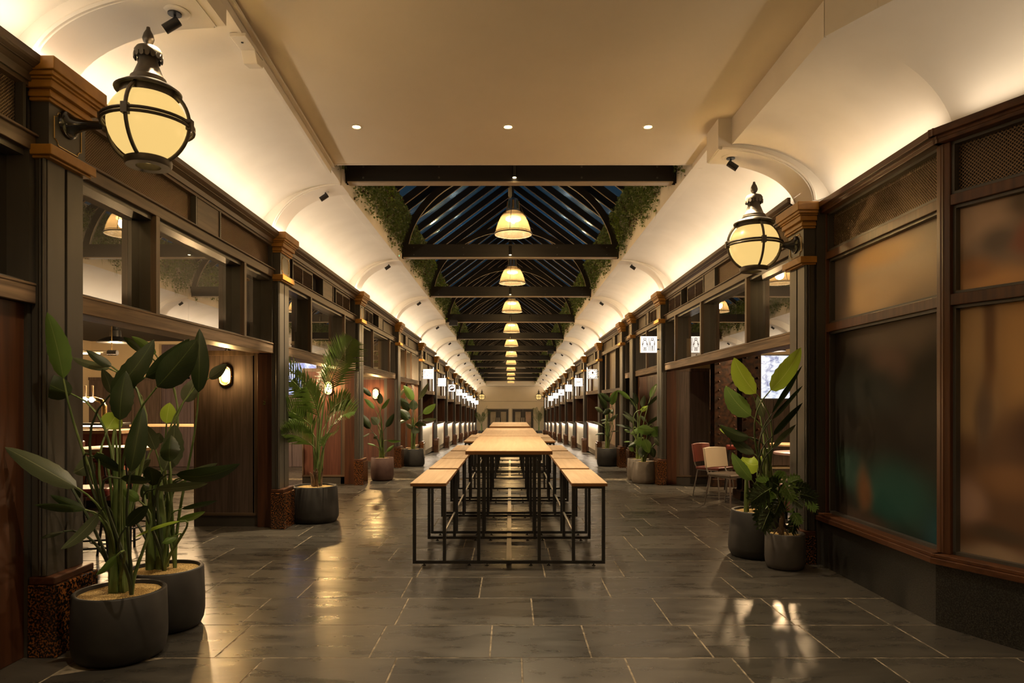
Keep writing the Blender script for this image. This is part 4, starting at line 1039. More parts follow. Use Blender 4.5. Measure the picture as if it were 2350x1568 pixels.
# ================================================================== LIT HANGING SIGNS
def txt(body, size, parent, x, y, z, m, name='sign_lettering'):
    cu = bpy.data.curves.new(name, 'FONT'); cu.body = body; cu.size = size; cu.align_x = 'CENTER'; cu.align_y = 'CENTER'; cu.extrude = .0008
    o = bpy.data.objects.new('tmp_text', cu); C.objects.link(o); bpy.context.view_layer.update()
    me = bpy.data.meshes.new_from_object(o); bpy.data.objects.remove(o)
    me.materials.clear(); me.materials.append(m)
    r = bpy.data.objects.new(name, me); C.objects.link(r); r.parent = parent
    r.location = Vector((x, y, z)) - origin_of(parent); r.rotation_euler = (R(90), 0, 0)
    return r
def sign(s, y, zc, label, art, zoff=0):
    x = s*2.51; h = .15
    t = thing('hanging_sign', label, 'sign', (x, y, zc), 'square lit signs hung from the pilasters')
    q = MB(); q.box(x-h, x+h, y-.035, y+.035, zc-h, zc+h); build('sign_box', q, M['steel'], t, bevel=.006)
    q = MB(); q.box(x-h+.003, x+h-.003, y-.038, y-.034, zc-h+.003, zc+h-.003); q.box(x-h+.003, x+h-.003, y+.034, y+.038, zc-h+.003, zc+h-.003); build('lit_face', q, M['sign_face'], t)
    for dzz in (-.085, .085):
        q = MB(); q.box(x+s*h, s*2.70, y-.012, y+.012, zc+dzz-.010, zc+dzz+.010); build('bracket_arm', q, M['iron_black'], t)
    art(t, x, y-.0395, zc)
    return t
def line(t, pts, m='sign_ink', r=.0052, closed=False, name='sign_emblem'):
    q = MB(); q.tube(pts, r, 5, closed=closed); return build(name, q, M[m], t)
def oval_pts(x, y, z, rx, rz, n=28, a0=0, a1=360): return [(x+rx*math.cos(R(a0+(a1-a0)*i/n)), y, z+rz*math.sin(R(a0+(a1-a0)*i/n))) for i in range(n if a1-a0 == 360 else n+1)]
def disc(t, x, y, z, rx, rz, m, name='sign_emblem', n=32, th=.0015):
    q = MB(); p = oval_pts(x, y, z, rx, rz, n); q.add(p + [(a, b-th, c) for a, b, c in p], [tuple(range(n)), tuple(range(2*n-1, n-1, -1))] + [(i, i+n, (i+1) % n+n, (i+1) % n) for i in range(n)]); return build(name, q, M[m], t)
def art_restroom(t, x, y, z):
    for cx, dress in ((-.072, True), (.062, False)):
        X = x+cx; q = []
        line(t, oval_pts(X, y, z+.098, .020, .020, 18), closed=True, name='figure_outline')
        if dress:
            line(t, [(X-.015, y, z+.072), (X-.026, y, z+.066), (X-.052, y, z-.008), (X-.044, y, z-.012), (X-.028, y, z+.03), (X-.046, y, z-.042), (X-.024, y, z-.046), (X-.026, y, z-.115), (X-.008, y, z-.115), (X-.004, y, z-.05), (X+.004, y, z-.05), (X+.008, y, z-.115), (X+.026, y, z-.115), (X+.024, y, z-.046), (X+.046, y, z-.042), (X+.028, y, z+.03), (X+.044, y, z-.012), (X+.052, y, z-.008), (X+.026, y, z+.066), (X+.015, y, z+.072)], closed=True, r=.0045, name='figure_outline')
        else:
            line(t, [(X-.015, y, z+.072), (X-.034, y, z+.068), (X-.046, y, z+.05), (X-.046, y, z-.012), (X-.036, y, z-.012), (X-.034, y, z+.04), (X-.032, y, z-.115), (X-.008, y, z-.115), (X-.004, y, z-.02), (X+.004, y, z-.02), (X+.008, y, z-.115), (X+.032, y, z-.115), (X+.034, y, z+.04), (X+.036, y, z-.012), (X+.046, y, z-.012), (X+.046, y, z+.05), (X+.034, y, z+.068), (X+.015, y, z+.072)], closed=True, r=.0045, name='figure_outline')
    q = MB(); q.box(x-.0035, x+.0035, y-.002, y+.001, z-.115, z+.118); build('dividing_line', q, M['sign_ink'], t)
def art_08(t, x, y, z):
    X = x-.066
    line(t, [(X+.048*math.copysign(abs(math.cos(a))**.7, math.cos(a)), y, z+.014+.088*math.copysign(abs(math.sin(a))**.7, math.sin(a))) for a in [2*math.pi*i/32 for i in range(32)]], closed=True, r=.0058, name='sign_numeral')
    line(t, [(X-.044, y, z+.082), (X+.044, y, z-.058)], r=.0055, name='sign_numeral')
    X = x+.068
    line(t, oval_pts(X, y, z+.062, .040, .040), closed=True, r=.0058, name='sign_numeral'); line(t, oval_pts(X, y, z-.026, .050, .048), closed=True, r=.0058, name='sign_numeral')
    q = MB()
    for i in range(12): q.box(x-.11+i*.019, x-.098+i*.019, y-.001, y+.001, z-.100, z-.092)
    build('small_lettering', q, M['sign_gold'], t)
def art_gaucho(t, x, y, z):
    txt('GAUCHO', .058, t, x, y, z, M['sign_gold']); line(t, oval_pts(x, y, z, .10, .10), 'sign_gold', .003, True)
def art_mountain(t, x, y, z):
    disc(t, x, y, z, .112, .112, 'sign_ink')
    q = MB(); q.add([(x-.095, y-.002, z-.045), (x+.095, y-.002, z-.002), (x+.088, y-.002, z+.035), (x+.055, y-.002, z+.075), (x+.035, y-.002, z+.045), (x+.01, y-.002, z+.085), (x-.015, y-.002, z+.05), (x-.045, y-.002, z+.062), (x-.075, y-.002, z+.01)], [tuple(range(9))]); build('sign_emblem', q, M['sign_face'], t)
    line(t, oval_pts(x-.01, y-.003, z+.02, .014, .014, 14), 'sign_ink', .003, True)
def art_blocks(t, x, y, z):
    q = MB(); q.add([(x-.11, y-.001, z+.03), (x-.04, y-.001, z+.045), (x-.055, y-.001, z+.02), (x-.06, y-.001, z-.02), (x-.085, y-.001, z-.02), (x-.085, y-.001, z+.02)], [tuple(range(6))]); q.box(x-.10, x-.05, y-.001, y, z-.065, z-.04); build('sign_emblem', q, M['sign_ink'], t)
    q = MB()
    for i in range(3): q.box(x+.01+i*.036, x+.03+i*.036, y-.001, y, z-.04, z+.04)
    build('sign_lettering', q, M['sign_gold'], t)
def art_bowl(t, x, y, z):
    q = MB(); p = oval_pts(x, y, z-.02, .065, .075, 16, 180, 360); q.add(p, [tuple(range(len(p)))]); build('sign_emblem', q, M['sign_ink'], t)
    for dx in (-.03, .0, .03): line(t, [(x+dx, y, z+.0), (x+dx+.012, y, z+.03), (x+dx-.005, y, z+.055)], 'sign_ink', .005)
def art_small(n):
    def f(t, x, y, z):
        q = MB(); rr = random.Random(n)
        for j in range(1 + n % 3):
            for i in range(7): q.box(x-.085+i*.025, x-.07+i*.025 + rr.uniform(-.004, .004), y-.001, y, z+.015-j*.05, z+.045-j*.05)
        build('sign_lettering', q, M['sign_gold'], t)
    return f
def art_ornate(t, x, y, z):
    q = MB()
    for i in range(12):
        for j in range(12):
            if (i+j) % 2 == 0:
                cx, cz = -.135+i*.0245, -.135+j*.0245
                if math.hypot(cx, cz) > .125: q.box(x+cx-.012, x+cx+.012, y-.0012, y, z+cz-.012, z+cz+.012)
    build('checker_border', q, M['sign_ink'], t)
    line(t, oval_pts(x, y, z, .118, .118), 'sign_gold', .004, True)
    disc(t, x+.005, y, z+.04, .025, .033, 'sign_ink')
    q = MB(); rr = random.Random(3)
    for i in range(11): q.box(x-.09+i*.0165, x-.079+i*.0165, y-.001, y, z-.022, z-.004)
    for i in range(6): q.box(x-.04+i*.014, x-.031+i*.014, y-.001, y, z-.055, z-.046)
    build('sign_lettering', q, M['sign_gold'], t)
def art_knot(t, x, y, z):
    for sx in (-1, 1):
        line(t, [(x+sx*(.008+.075*abs(math.sin(a))**.8 * (1 if a < math.pi else 1.35)), y, z+.075*math.cos(a/2)) for a in [2*math.pi*i/30 for i in range(31)]], 'sign_ink', .0055)
        line(t, oval_pts(x+sx*.04, y, z+.01, .028, .018, 16), 'sign_ink', .004, True)
    q = MB(); q.box(x-.005, x+.005, y-.001, y+.002, z-.075, z+.078); build('sign_emblem', q, M['sign_gold'], t)
def art_y(t, x, y, z):
    line(t, oval_pts(x, y, z, .10, .10), 'sign_gold', .0035, True)
    txt('Y', .12, t, x, y, z, M['sign_gold'])
def art_face(t, x, y, z):
    line(t, oval_pts(x, y, z+.055, .03, .022, 14, 20, 180), 'sign_ink', .006); disc(t, x+.02, y, z+.02, .012, .009, 'sign_ink')
    q = MB(); p = oval_pts(x, y, z-.02, .058, .062, 18, 180, 360); q.add(p, [tuple(range(len(p)))]); build('sign_emblem', q, M['sign_ink'], t)
    q = MB(); q.box(x-.03, x+.03, y-.002, y-.001, z-.05, z-.035); build('sign_emblem', q, M['sign_face'], t)
sign(1, 12.40, 2.53, 'lit white restroom sign with woman and man outlines', art_restroom)
ls = [('lit white sign reading 08 on the bar side', art_08), ('lit white sign with thin gold word in a ring', art_gaucho), ('lit white sign with a brown disc and pale peaks', art_mountain), ('lit white sign with dark mark and pale gold bars', art_blocks), ('lit white sign with a small steaming bowl', art_bowl), ('faint white sign just past the steaming bowl one', art_small(1)), ('faint white sign second last on the bar side', art_small(5)), ('small faint white sign last on the bar side', art_small(3))]
for i, (lb, a) in enumerate(ls):
    k = 5+i; sign(-1, PK[k]-.17, 2.52+DZ(k), lb, a)
rs = [('lit sign with black checker border around white disc', art_ornate), ('lit white sign with dark looped knot emblem', art_knot), ('lit white sign with a gold letter in a ring', art_y), ('lit white sign with a small dark mask emblem', art_face), ('faint white sign with one gold line, washroom side', art_small(6)), ('small faint white sign last on the washroom side', art_small(7))]
for i, (lb, a) in enumerate(rs):
    k = 5+i; sign(1, PK[k]-.17, 2.52+DZ(k), lb, a)
# ================================================================== PLANTS
def pot(t, c, r_top, r_max, h, m, shape='round'):
    """planter with rolled rim and gravel, base centre at c"""
    q = MB()
    if shape == 'round':        # straight sided tub with rounded foot
        pr = [(.001, 0), (r_max*.80, 0), (r_max*.90, .012), (r_max*.965, .045), (r_max, .10), (r_max, h*.5), (r_top, h-.006), (r_top-.006, h), (r_top-.022, h), (r_top-.026, h-.008), (r_top-.03, h-.05), (.001, h-.05)]
    else:                       # wider below, drawn in towards the rim, with a chamfered foot
        pr = [(.001, 0), (r_max*.86, 0), (r_max*.90, .01), (r_max*.985, .055), (r_max, .085), (r_max*.985, h*.4), (r_top, h-.012), (r_top-.01, h), (r_top-.028, h), (r_top-.034, h-.01), (r_top-.036, h-.05), (.001, h-.05)]
    q.lathe(pr, c, 56); build('pot', q, m, t, smooth=True, ang=50)
    rr = random.Random(int(c[0]*977) & 255); q = MB(); n = 28; rg = r_top-.028
    rings = [0.001, .35, .7, 1.0]; 
    vs = []; fs = []
    for j, f in enumerate(rings):
        for k in range(n): vs.append((c[0]+rg*f*math.cos(2*math.pi*k/n), c[1]+rg*f*math.sin(2*math.pi*k/n), c[2]+h-.022+.012*(1-f*f)+rr.uniform(-.003, .003)))
    for j in range(3):
        for k in range(n): fs.append((j*n+k, (j+1)*n+k, (j+1)*n+(k+1) % n, j*n+(k+1) % n))
    q.add(vs, fs); g = build('gravel', q, M['gravel'], t, smooth=True); g['kind'] = 'stuff'
def bez(a, b, c, t): return a*(1-t)**2 + b*2*t*(1-t) + c*t*t
def leaf(t, tip, base, w, m, crown, bulge=0.0, roll=0.0, fold=.16, out=.0, stalk='stem', sr=.0065, bend=(0,0,0), tear=0, name='leaf', blunt=.72):
    """paddle leaf with its stalk; w is full width in metres; out curls the blade towards the viewer"""
    tip = Vector(tip); base = Vector(base); ax = tip-base; L = ax.length
    perp = Vector((0,1,0)).cross(ax); perp = perp.normalized() if perp.length > 1e-5 else Vector((1,0,0))
    mid = (tip+base)/2 + perp*bulge + Vector((0,-out,0)) + Vector(bend)*.5
    N = 14; MU = 6; q = MB(); rr = random.Random(int(abs(tip.x*1371+tip.z*917)*10) & 4095)
    wob = rr.uniform(0, 6)
    def width(v): return w*.5*max(0.0, math.sin(math.pi*min(1, v**.80)))**blunt
    def fn(u, v):
        p = bez(base, mid, tip, v); d = (bez(base, mid, tip, min(1, v+.02)) - bez(base, mid, tip, max(0, v-.02))).normalized()
        s0 = Vector((0,1,0)).cross(d); s0 = s0.normalized() if s0.length > 1e-4 else Vector((1,0,0))
        n0 = d.cross(s0).normalized()          # faces away from or to the viewer
        a = R(roll); s = s0*math.cos(a) + n0*math.sin(a); nn = d.cross(s).normalized()
        k = (u-.5)*2; ww = width(v)
        if tear and abs(k) > .99: ww *= 1 - .10*abs(math.sin(v*23+wob))
        lift = abs(k)**1.4*ww*fold*2 + math.sin(v*9+wob+k)*.012*ww/.05*.25*abs(k)
        return p + s*(k*ww) + nn*lift
    q.sheet(fn, MU, N)
    lf = build(name, q, M[m], t, smooth=True, ang=80)
    if crown is not None:
        cr = Vector(crown); q = MB(); d0 = (bez(base, mid, tip, .05)-base).normalized()
        m1 = base - d0*(base-cr).length*.35; m1.z = max(m1.z, cr.z + .02)
        pts = []
        for i in range(11):
            v = i/10; c0 = cr + Vector((0,0,(base.z-cr.z)*.40))
            pts.append(cr*(1-v)**3 + c0*3*v*(1-v)**2 + m1*3*v*v*(1-v) + base*v**3)
        q.tube(pts, [sr*1.75-(sr*1.0)*i/10 for i in range(11)], 6); build('stalk', q, M[stalk], lf, smooth=True)
    return lf
def frond(t, tip, base, sag, ln, n=24, m='palm', crown=None, spread=.72, droop=.35, seed=0):
    """feather palm frond: arching rib with narrow leaflets either side"""
    tip = Vector(tip); base = Vector(base); mid = (tip+base)/2 + Vector((0,0,sag)); q = MB(); rr = random.Random(seed); tw = R(rr.choice((-1, 1))*rr.uniform(38, 70))
    for i in range(n):
        v = .10 + .90*i/(n-1); p = bez(base, mid, tip, v); d = (bez(base, mid, tip, min(1, v+.02)) - bez(base, mid, tip, max(0, v-.02))).normalized()
        sd = d.cross(Vector((0,0,1))); sd = sd.normalized() if sd.length > .05 else Vector((1,0,0))
        up = sd.cross(d).normalized(); sd, up = sd*math.cos(tw)+up*math.sin(tw), up*math.cos(tw)-sd*math.sin(tw); l = ln*(math.sin(math.pi*(.18+.80*v))**.75)*rr.uniform(.88, 1.08)
        for sg in (-1, 1):
            dr = (sd*sg*spread + d*.75 + up*(.30+rr.uniform(-.1, .1))).normalized(); w = .0115
            a = p; b = p + dr*l*.5; c = p + dr*l + Vector((0,0,-droop*l*.45))
            wd = dr.cross(up).normalized()*w
            q.add([a-wd*.4, a+wd*.4, b+wd, b-wd, c], [(0,1,2,3), (3,2,4)], [[(.45,0),(.55,0),(.95,.5),(.05,.5)], [(.05,.5),(.95,.5),(.5,1)]])
    f = build('frond', q, M[m], t)
    q = MB(); pts = [bez(base, mid, tip, i/12) for i in range(13)]; cr = Vector(crown) if crown is not None else base
    pre = [cr + (base-cr)*(i/6) + Vector((0,0,.06*math.sin(math.pi*i/6))) for i in range(6)] if crown is not None else []
    pts = pre + pts; q.tube(pts, [max(.0028, .010*(1-i/len(pts))) for i in range(len(pts))], 5); build('stalk', q, M['stem'], f, smooth=True)
def from_px(t, rows, d0, crowns, ox, oy, sc, seed=1, spread=.22):
    """leaf rows: tip x, tip y, base x, base y, width (pixels of an enlarged crop), material, bulge px, crown no., depth shift, roll"""
    rr = random.Random(seed)
    for r in rows:
        tx, ty, bx, by, w, m = r[:6]; bulge = r[6] if len(r) > 6 else 0; ci = r[7] if len(r) > 7 else 0
        dd = r[8] if len(r) > 8 and r[8] is not None else rr.uniform(-spread, spread); roll = r[9] if len(r) > 9 else rr.uniform(-25, 25)
        d = d0 + dd; k = d/FPX/sc
        tip = P(ox+tx/sc, oy+ty/sc, d + rr.uniform(-.10, .10)); base = P(ox+bx/sc, oy+by/sc, d)
        cr = crowns[ci]
        wm = w*k/max(.6, abs(math.cos(R(roll))))
        leaf(t, tip, base, wm, m, cr, bulge*k, roll, stalk='stem_dark' if m in ('leaf_shaded', 'leaf_grey') and rr.random() < .5 else 'stem', tear=1 if wm > .12 else 0, fold=rr.uniform(.08, .2), out=rr.uniform(-.03, .05))
def trunk(t, base, h, r, lean=(0,0), n=1, m='stem'):
    b = Vector(base); q = MB()
    for i in range(n):
        a = 2*math.pi*i/max(1, n); o = Vector((math.cos(a), math.sin(a), 0))*r*(1.1 if n > 1 else 0)
        q.tube([b+o, b+o*1.1+Vector((lean[0]*.4, lean[1]*.4, h*.5)), b+o*.5+Vector((lean[0], lean[1], h))], [r*1.15, r, r*.55], 10)
    build('trunk', q, M[m], t, smooth=True)

def left_front_plants():
    d = 4.0; c = Vector((-2.285, d, 0)); gz = .365
    t = thing('potted_plant', 'tall dark leaved plant in charcoal tub, in front of the bar side lantern pilaster', 'plant', c, 'potted plants')
    pot(t, c, .246, .252, .385, M['pot'])
    crA = [(c.x-.01, d, gz), (c.x+.035, d-.03, gz), (c.x-.05, d+.03, gz), (c.x+.10, d-.06, gz)]
    trunk(t, crA[0], .72, .026, (.01, 0), 3)
    A1 = [(360,55,485,565,170,'leaf_mid',20,2,-.12,12), (230,515,545,680,180,'leaf_shaded',-40,2,-.02,20), (1180,262,845,685,190,'leaf_shaded',75,0,-.15,8), (1510,262,1200,630,250,'leaf_shaded',25,1,-.22,5), (1450,258,1110,555,150,'leaf_shaded',60,1,.10,10),
          (965,505,918,885,185,'leaf_shaded',0,0,-.28,6), (905,835,825,950,150,'leaf_backlit',-30,0,-.05,25), (1095,780,1000,1280,140,'leaf_shaded',30,3,-.30,15), (35,1088,590,1400,140,'leaf_grey',25,2,-.25,35), (560,1285,700,1180,150,'leaf_grey',-20,2,.0,10),
          (938,1266,712,1160,110,'leaf_shaded',25,0,-.1,30), (1155,1345,925,1330,85,'leaf_shaded',30,3,-.28,45), (945,1408,1065,1500,75,'leaf_mid',0,3,-.1,20), (385,1455,655,1566,60,'leaf_shaded',10,2,-.1,30), (262,1530,650,1570,52,'leaf_shaded',10,2,-.2,40), (553,403,840,490,60,'leaf_grey',-10,0,.1,40), (660,345,855,470,60,'leaf_shaded',-10,0,.12,35), (780,490,850,680,70,'leaf_grey',5,0,.15,30), (610,1480,560,1400,60,'leaf_shaded',0,2,.1,20)]
    from_px(t, A1, d, crA, 0, 700, 3.336, 3)
    A2 = [(465,540,755,265,105,'leaf_grey',-30,2,-.22,20), (310,455,490,402,34,'leaf_shaded',5,2,-.1,30), (738,735,897,590,62,'leaf_mid',-15,0,-.3,20), (1140,205,972,365,95,'leaf_shaded',-15,3,-.28,15), (840,560,905,540,50,'leaf_shaded',0,0,.05,30)]
    from_px(t, A2, d, crA, 0, 1100, 3.35, 4)
    d = 4.52; c = Vector((-2.285, d, 0))
    t = thing('potted_plant', 'tall leafy plant in charcoal tub, behind the tub at the lantern pilaster', 'plant', c, 'potted plants')
    pot(t, c, .236, .243, .39, M['pot'])
    crB = [(c.x-.06, d, gz), (c.x+.02, d-.05, gz), (c.x+.05, d+.03, gz), (c.x-.01, d+.05, gz)]
    trunk(t, crB[0], .66, .030, (.0, 0), 2)
    B1 = [(1527,180,1520,672,130,'leaf_shaded',30,2,-.1,14), (1500,560,1405,740,115,'leaf_grey',20,2,.12,20), (1735,452,1600,560,70,'leaf_grey',12,2,.2,40), (1300,748,1275,908,125,'leaf_backlit',0,0,.1,5), (1335,910,1255,1270,175,'leaf_grey',40,0,-.05,12), (1312,998,1300,1200,155,'leaf_shaded',0,1,-.2,4), (1105,915,1190,1110,95,'leaf_grey',-10,3,.05,18),
          (1840,1215,1345,1300,120,'leaf_shaded',95,1,-.1,30), (1665,1212,1400,1330,60,'leaf_grey',15,1,.05,40), (1700,1282,1430,1340,58,'leaf_mid',5,2,.1,42), (1640,1287,1400,1325,58,'leaf_backlit',14,2,.05,42), (1592,1366,1190,1410,74,'leaf_grey',22,1,-.24,30), (1140,1240,1165,1385,150,'leaf_shaded',0,3,-.05,6), (1155,1178,985,1310,92,'leaf_grey',15,0,.1,25), (1100,1372,1165,1482,118,'leaf_shaded',0,3,.1,12), (1005,240,1190,380,60,'leaf_mid',15,0,.2,30), (945,245,1140,385,58,'leaf_shaded',12,0,.25,30), (1220,980,1190,1060,80,'leaf_grey',0,0,.2,12)]
    from_px(t, B1, d, crB, 0, 700, 3.336, 5)
    B2 = [(1672,165,1395,230,44,'leaf_shaded',15,2,-.05,38), (1578,248,1362,332,55,'leaf_mid',12,1,.0,35), (1030,455,1385,322,26,'leaf_backlit',40,1,-.2,40), (1245,492,1360,430,54,'leaf_mid',-6,1,-.15,22), (1130,330,1200,430,70,'leaf_mid',0,0,.15,20)]
    from_px(t, B2, d, crB, 0, 1100, 3.35, 6)
left_front_plants()

def right_front_plants():
    d = 6.62; c = Vector((2.395, d, 0)); gz = .415
    t = thing('potted_plant', 'tall lime leaved plant in wide charcoal tub beside the cream chair', 'plant', c, 'potted plants')
    pot(t, c, .245, .272, .44, M['pot'], 'taper')
    cr = [(c.x+.09, d, gz), (c.x-.115, d-.03, gz), (c.x+.12, d+.05, gz)]
    trunk(t, cr[0], .62, .030, (.0, 0), 4); trunk(t, cr[1], .38, .022, (.0, 0), 1)
    G = [(115,70,285,345,165,'leaf_backlit',-30,0,-.05,4), (628,-8,395,320,165,'leaf_backlit',45,0,-.46,6), (52,284,245,515,165,'leaf_mid',-45,0,-.1,8), (638,130,405,500,62,'leaf_shaded',30,0,-.48,45), (641,285,405,545,55,'leaf_shaded',25,2,-.46,45), (641,415,415,668,70,'leaf_shaded',28,2,-.48,40), (592,580,415,765,66,'leaf_grey',22,2,-.42,38),
         (5,582,232,678,95,'leaf_shaded',-40,0,-.1,28), (0,612,165,660,50,'leaf_backlit',-15,0,-.05,45), (80,662,272,808,90,'leaf_shaded',-18,1,-.14,25), (180,830,312,885,150,'leaf_backlit',-60,0,.12,10), (100,795,252,1008,108,'leaf_mid',-25,1,-.18,12), (300,360,345,530,78,'leaf_grey',-15,0,.15,20), (110,255,190,300,40,'leaf_grey',-8,0,.2,25), (355,840,330,880,90,'leaf_backlit',0,0,.1,20)]
    from_px(t, G, d, cr, 1650, 800, 3.336, 8)
    d = 6.12; c = Vector((2.462, d, 0))
    t = thing('potted_plant', 'bushy cut leaf plant in small charcoal tub before the wide shop window', 'plant', c, 'potted plants')
    pot(t, c, .170, .173, .315, M['pot_dark'] if 'pot_dark' in M else M['pot'])
    gz = .295; q = MB(); b = Vector((c.x-.04, d-.02, gz)); q.tube([b, b+Vector((.0, 0, .10)), b+Vector((.015, .01, .20))], [.024, .020, .017], 10)
    for a in (20, 100, 170, 250, 320): q.tube([b+Vector((.07*math.cos(R(a)), .06*math.sin(R(a)), .0)), b+Vector((.04*math.cos(R(a)), .035*math.sin(R(a)), .05)), b+Vector((0, 0, .09))], [.005, .006, .005], 5)
    build('trunk', q, M['bark'], t, smooth=True)
    top = b+Vector((.015, .01, .20)); rr = random.Random(12)
    # leaf tips in crop pixels: x, y, size
    for i, (x, y, sx, sy, mm) in enumerate([(480,935,440,1010,'leaf_mid'), (620,985,520,1040,'leaf_mid'), (300,1010,420,1040,'leaf_mid'), (250,1150,400,1070,'leaf_shaded'), (745,1135,600,1110,'leaf_shaded'), (743,1220,660,1150,'leaf_mid'), (570,1140,490,1020,'leaf_mid'), (350,1160,470,1120,'leaf_mid'), (330,1365,400,1220,'leaf_shaded'), (560,1395,590,1280,'leaf_shaded'), (620,1330,560,1250,'leaf_mid'), (430,1250,480,1150,'leaf_shaded'), (690,1060,570,1060,'leaf_shaded'), (385,1000,470,1060,'leaf_shaded'), (640,1200,560,1150,'leaf_shaded'), (290,1300,380,1200,'leaf_shaded')]):
        dd = rr.uniform(-.24, .02); tip = P(1650+x/3.336, 800+y/3.336, d+dd-.03); base = P(1650+sx/3.336, 800+sy/3.336, d+dd+.02)
        cutleaf(t, tip, base, mm, top, i)
def cutleaf(t, tip, base, m, crown, seed):
    """deeply cut leaf: midrib with fingers of blade either side"""
    ax = tip-base; L = ax.length; d = ax.normalized(); s0 = Vector((0,1,0)).cross(d); s0 = s0.normalized() if s0.length > .01 else Vector((1,0,0)); n0 = d.cross(s0).normalized(); rr = random.Random(seed+50)
    a = R(rr.uniform(-35, 35)); s = s0*math.cos(a)+n0*math.sin(a); nn = d.cross(s).normalized(); q = MB(); n = 6
    droop = Vector((0,0,-.12*L))
    def sp(v): return base + ax*v + droop*v*v + nn*(-.0)
    for i in range(n):
        v = .02 + .86*i/(n-1); p = sp(v); l = L*(.62*math.sin(math.pi*(.25+.66*v))+.06)
        for sg in (-1, 1):
            back = (.55 - .9*(1-v)*.9) if i else -.9
            dr = (s*sg + d*(.25+.75*v - (1.0 if i == 0 else .0)) ).normalized()
            w = L*.095; sd = dr.cross(nn).normalized()
            p0 = p; p1 = p + dr*l*.55 + nn*l*.10; p2 = p + dr*l + droop*.6 + nn*l*.02
            # finger with one side lobe
            q.add([p0-sd*w*.75, p0+sd*w*.75, p1+sd*w, p1-sd*w, p2], [(0,1,2,3), (3,2,4)], [[(.3,v),(.7,v),(.8,v),(.2,v)], [(.2,v),(.8,v),(.5,v)]])
            q3 = p + dr*l*.42 + d*L*.10
            q.add([p0+dr*l*.12, p1, q3 + nn*l*.05], [(0,1,2)], [[(.3,v),(.7,v),(.6,v)]])
    q.add([sp(.8)-s*L*.06, sp(.8)+s*L*.06, sp(.95)+s*L*.05, sp(1.12), sp(.95)-s*L*.05], [(0,1,2,3,4)], [[(.3,.8),(.7,.8),(.7,.9),(.5,1),(.3,.9)]])
    lf = build('leaf', q, M[m], t)
    q = MB(); cr = Vector(crown); q.tube([cr, (cr+base)/2 + Vector((0,0,.05)), base, sp(.5), sp(1)], [.006, .005, .004, .003, .001], 5); build('stalk', q, M['stem'], lf, smooth=True)
right_front_plants()

def palm_plant():
    d = 8.52; c = Vector((-2.437, d, 0)); h = .445
    t = thing('potted_palm', 'tall feathery palm in wide black tub by the bar opening', 'plant', c, 'potted palms')
    pot(t, c, .272, .292, h, M['pot'], 'taper')
    base = Vector((c.x+.02, d, h-.02)); q = MB(); rr = random.Random(6)
    for i in range(9):
        a = rr.uniform(0, 6.28); r = rr.uniform(.01, .06); p = base+Vector((math.cos(a)*r, math.sin(a)*r, 0)); hh = rr.uniform(.14, .26)
        q.tube([p, p+Vector((math.cos(a)*.01, math.sin(a)*.01, hh*.6)), p+Vector((math.cos(a)*.04, math.sin(a)*.04, hh))], [.022, .018, .005], 7)
    build('trunk', q, M['bark'], t, smooth=True)
    F = [(1275,165,930,900,.10,.40,28,-.1), (75,545,760,1010,.30,.36,28,-.1), (130,440,840,960,.28,.34,26,.1), (170,1050,740,1260,.14,.33,24,-.25), (1310,1090,930,1420,.16,.36,24,-.2), (1235,935,960,1150,.10,.28,20,.1), (350,1400,800,1560,.14,.32,24,-.3), (560,660,850,1120,.12,.36,22,.25), (1080,1350,900,1590,.14,.30,22,-.3), (960,520,900,1000,.05,.34,22,.2), (700,780,860,1200,.1,.34,22,-.3), (480,1180,800,1420,.14,.32,22,-.1), (1180,1040,900,1330,.14,.34,22,.2)]
    for i, (tx, ty, bx, by, sag, ln, n, dd) in enumerate(F):
        tip = P(580+tx/5.595, 750+ty/5.595, d+dd*1.6); b = P(580+bx/5.595, 750+by/5.595, d+dd*.4)
        frond(t, tip, b, sag, ln*1.0, n-2, 'palm', base+Vector((rr.uniform(-.05, .05), rr.uniform(-.05, .05), .05)), seed=i)
palm_plant()
for s in (-1, 1):
    d = 53.6; c = Vector((s*2.25, d, fz(d)))
    t = thing('potted_palm', 'small looking palm by the end wall on the %s' % side(s), 'plant', c, 'potted palms')
    pot(t, c, .26, .28, .45, M['pot'], 'taper'); rr = random.Random(20+s)
    b = c+Vector((0, 0, .43)); trunk(t, b, .5, .05, (0, 0), 1, 'stem')
    for i in range(9):
        a = 2*math.pi*i/9+rr.uniform(-.2, .2); l = rr.uniform(.45, .8); z = rr.uniform(1.1, 1.95)
        frond(t, b+Vector((math.cos(a)*l, math.sin(a)*l, z)), b+Vector((math.cos(a)*.05, math.sin(a)*.05, z*.42)), .22, .34, 14, 'palm', b, seed=i+40, droop=.3)

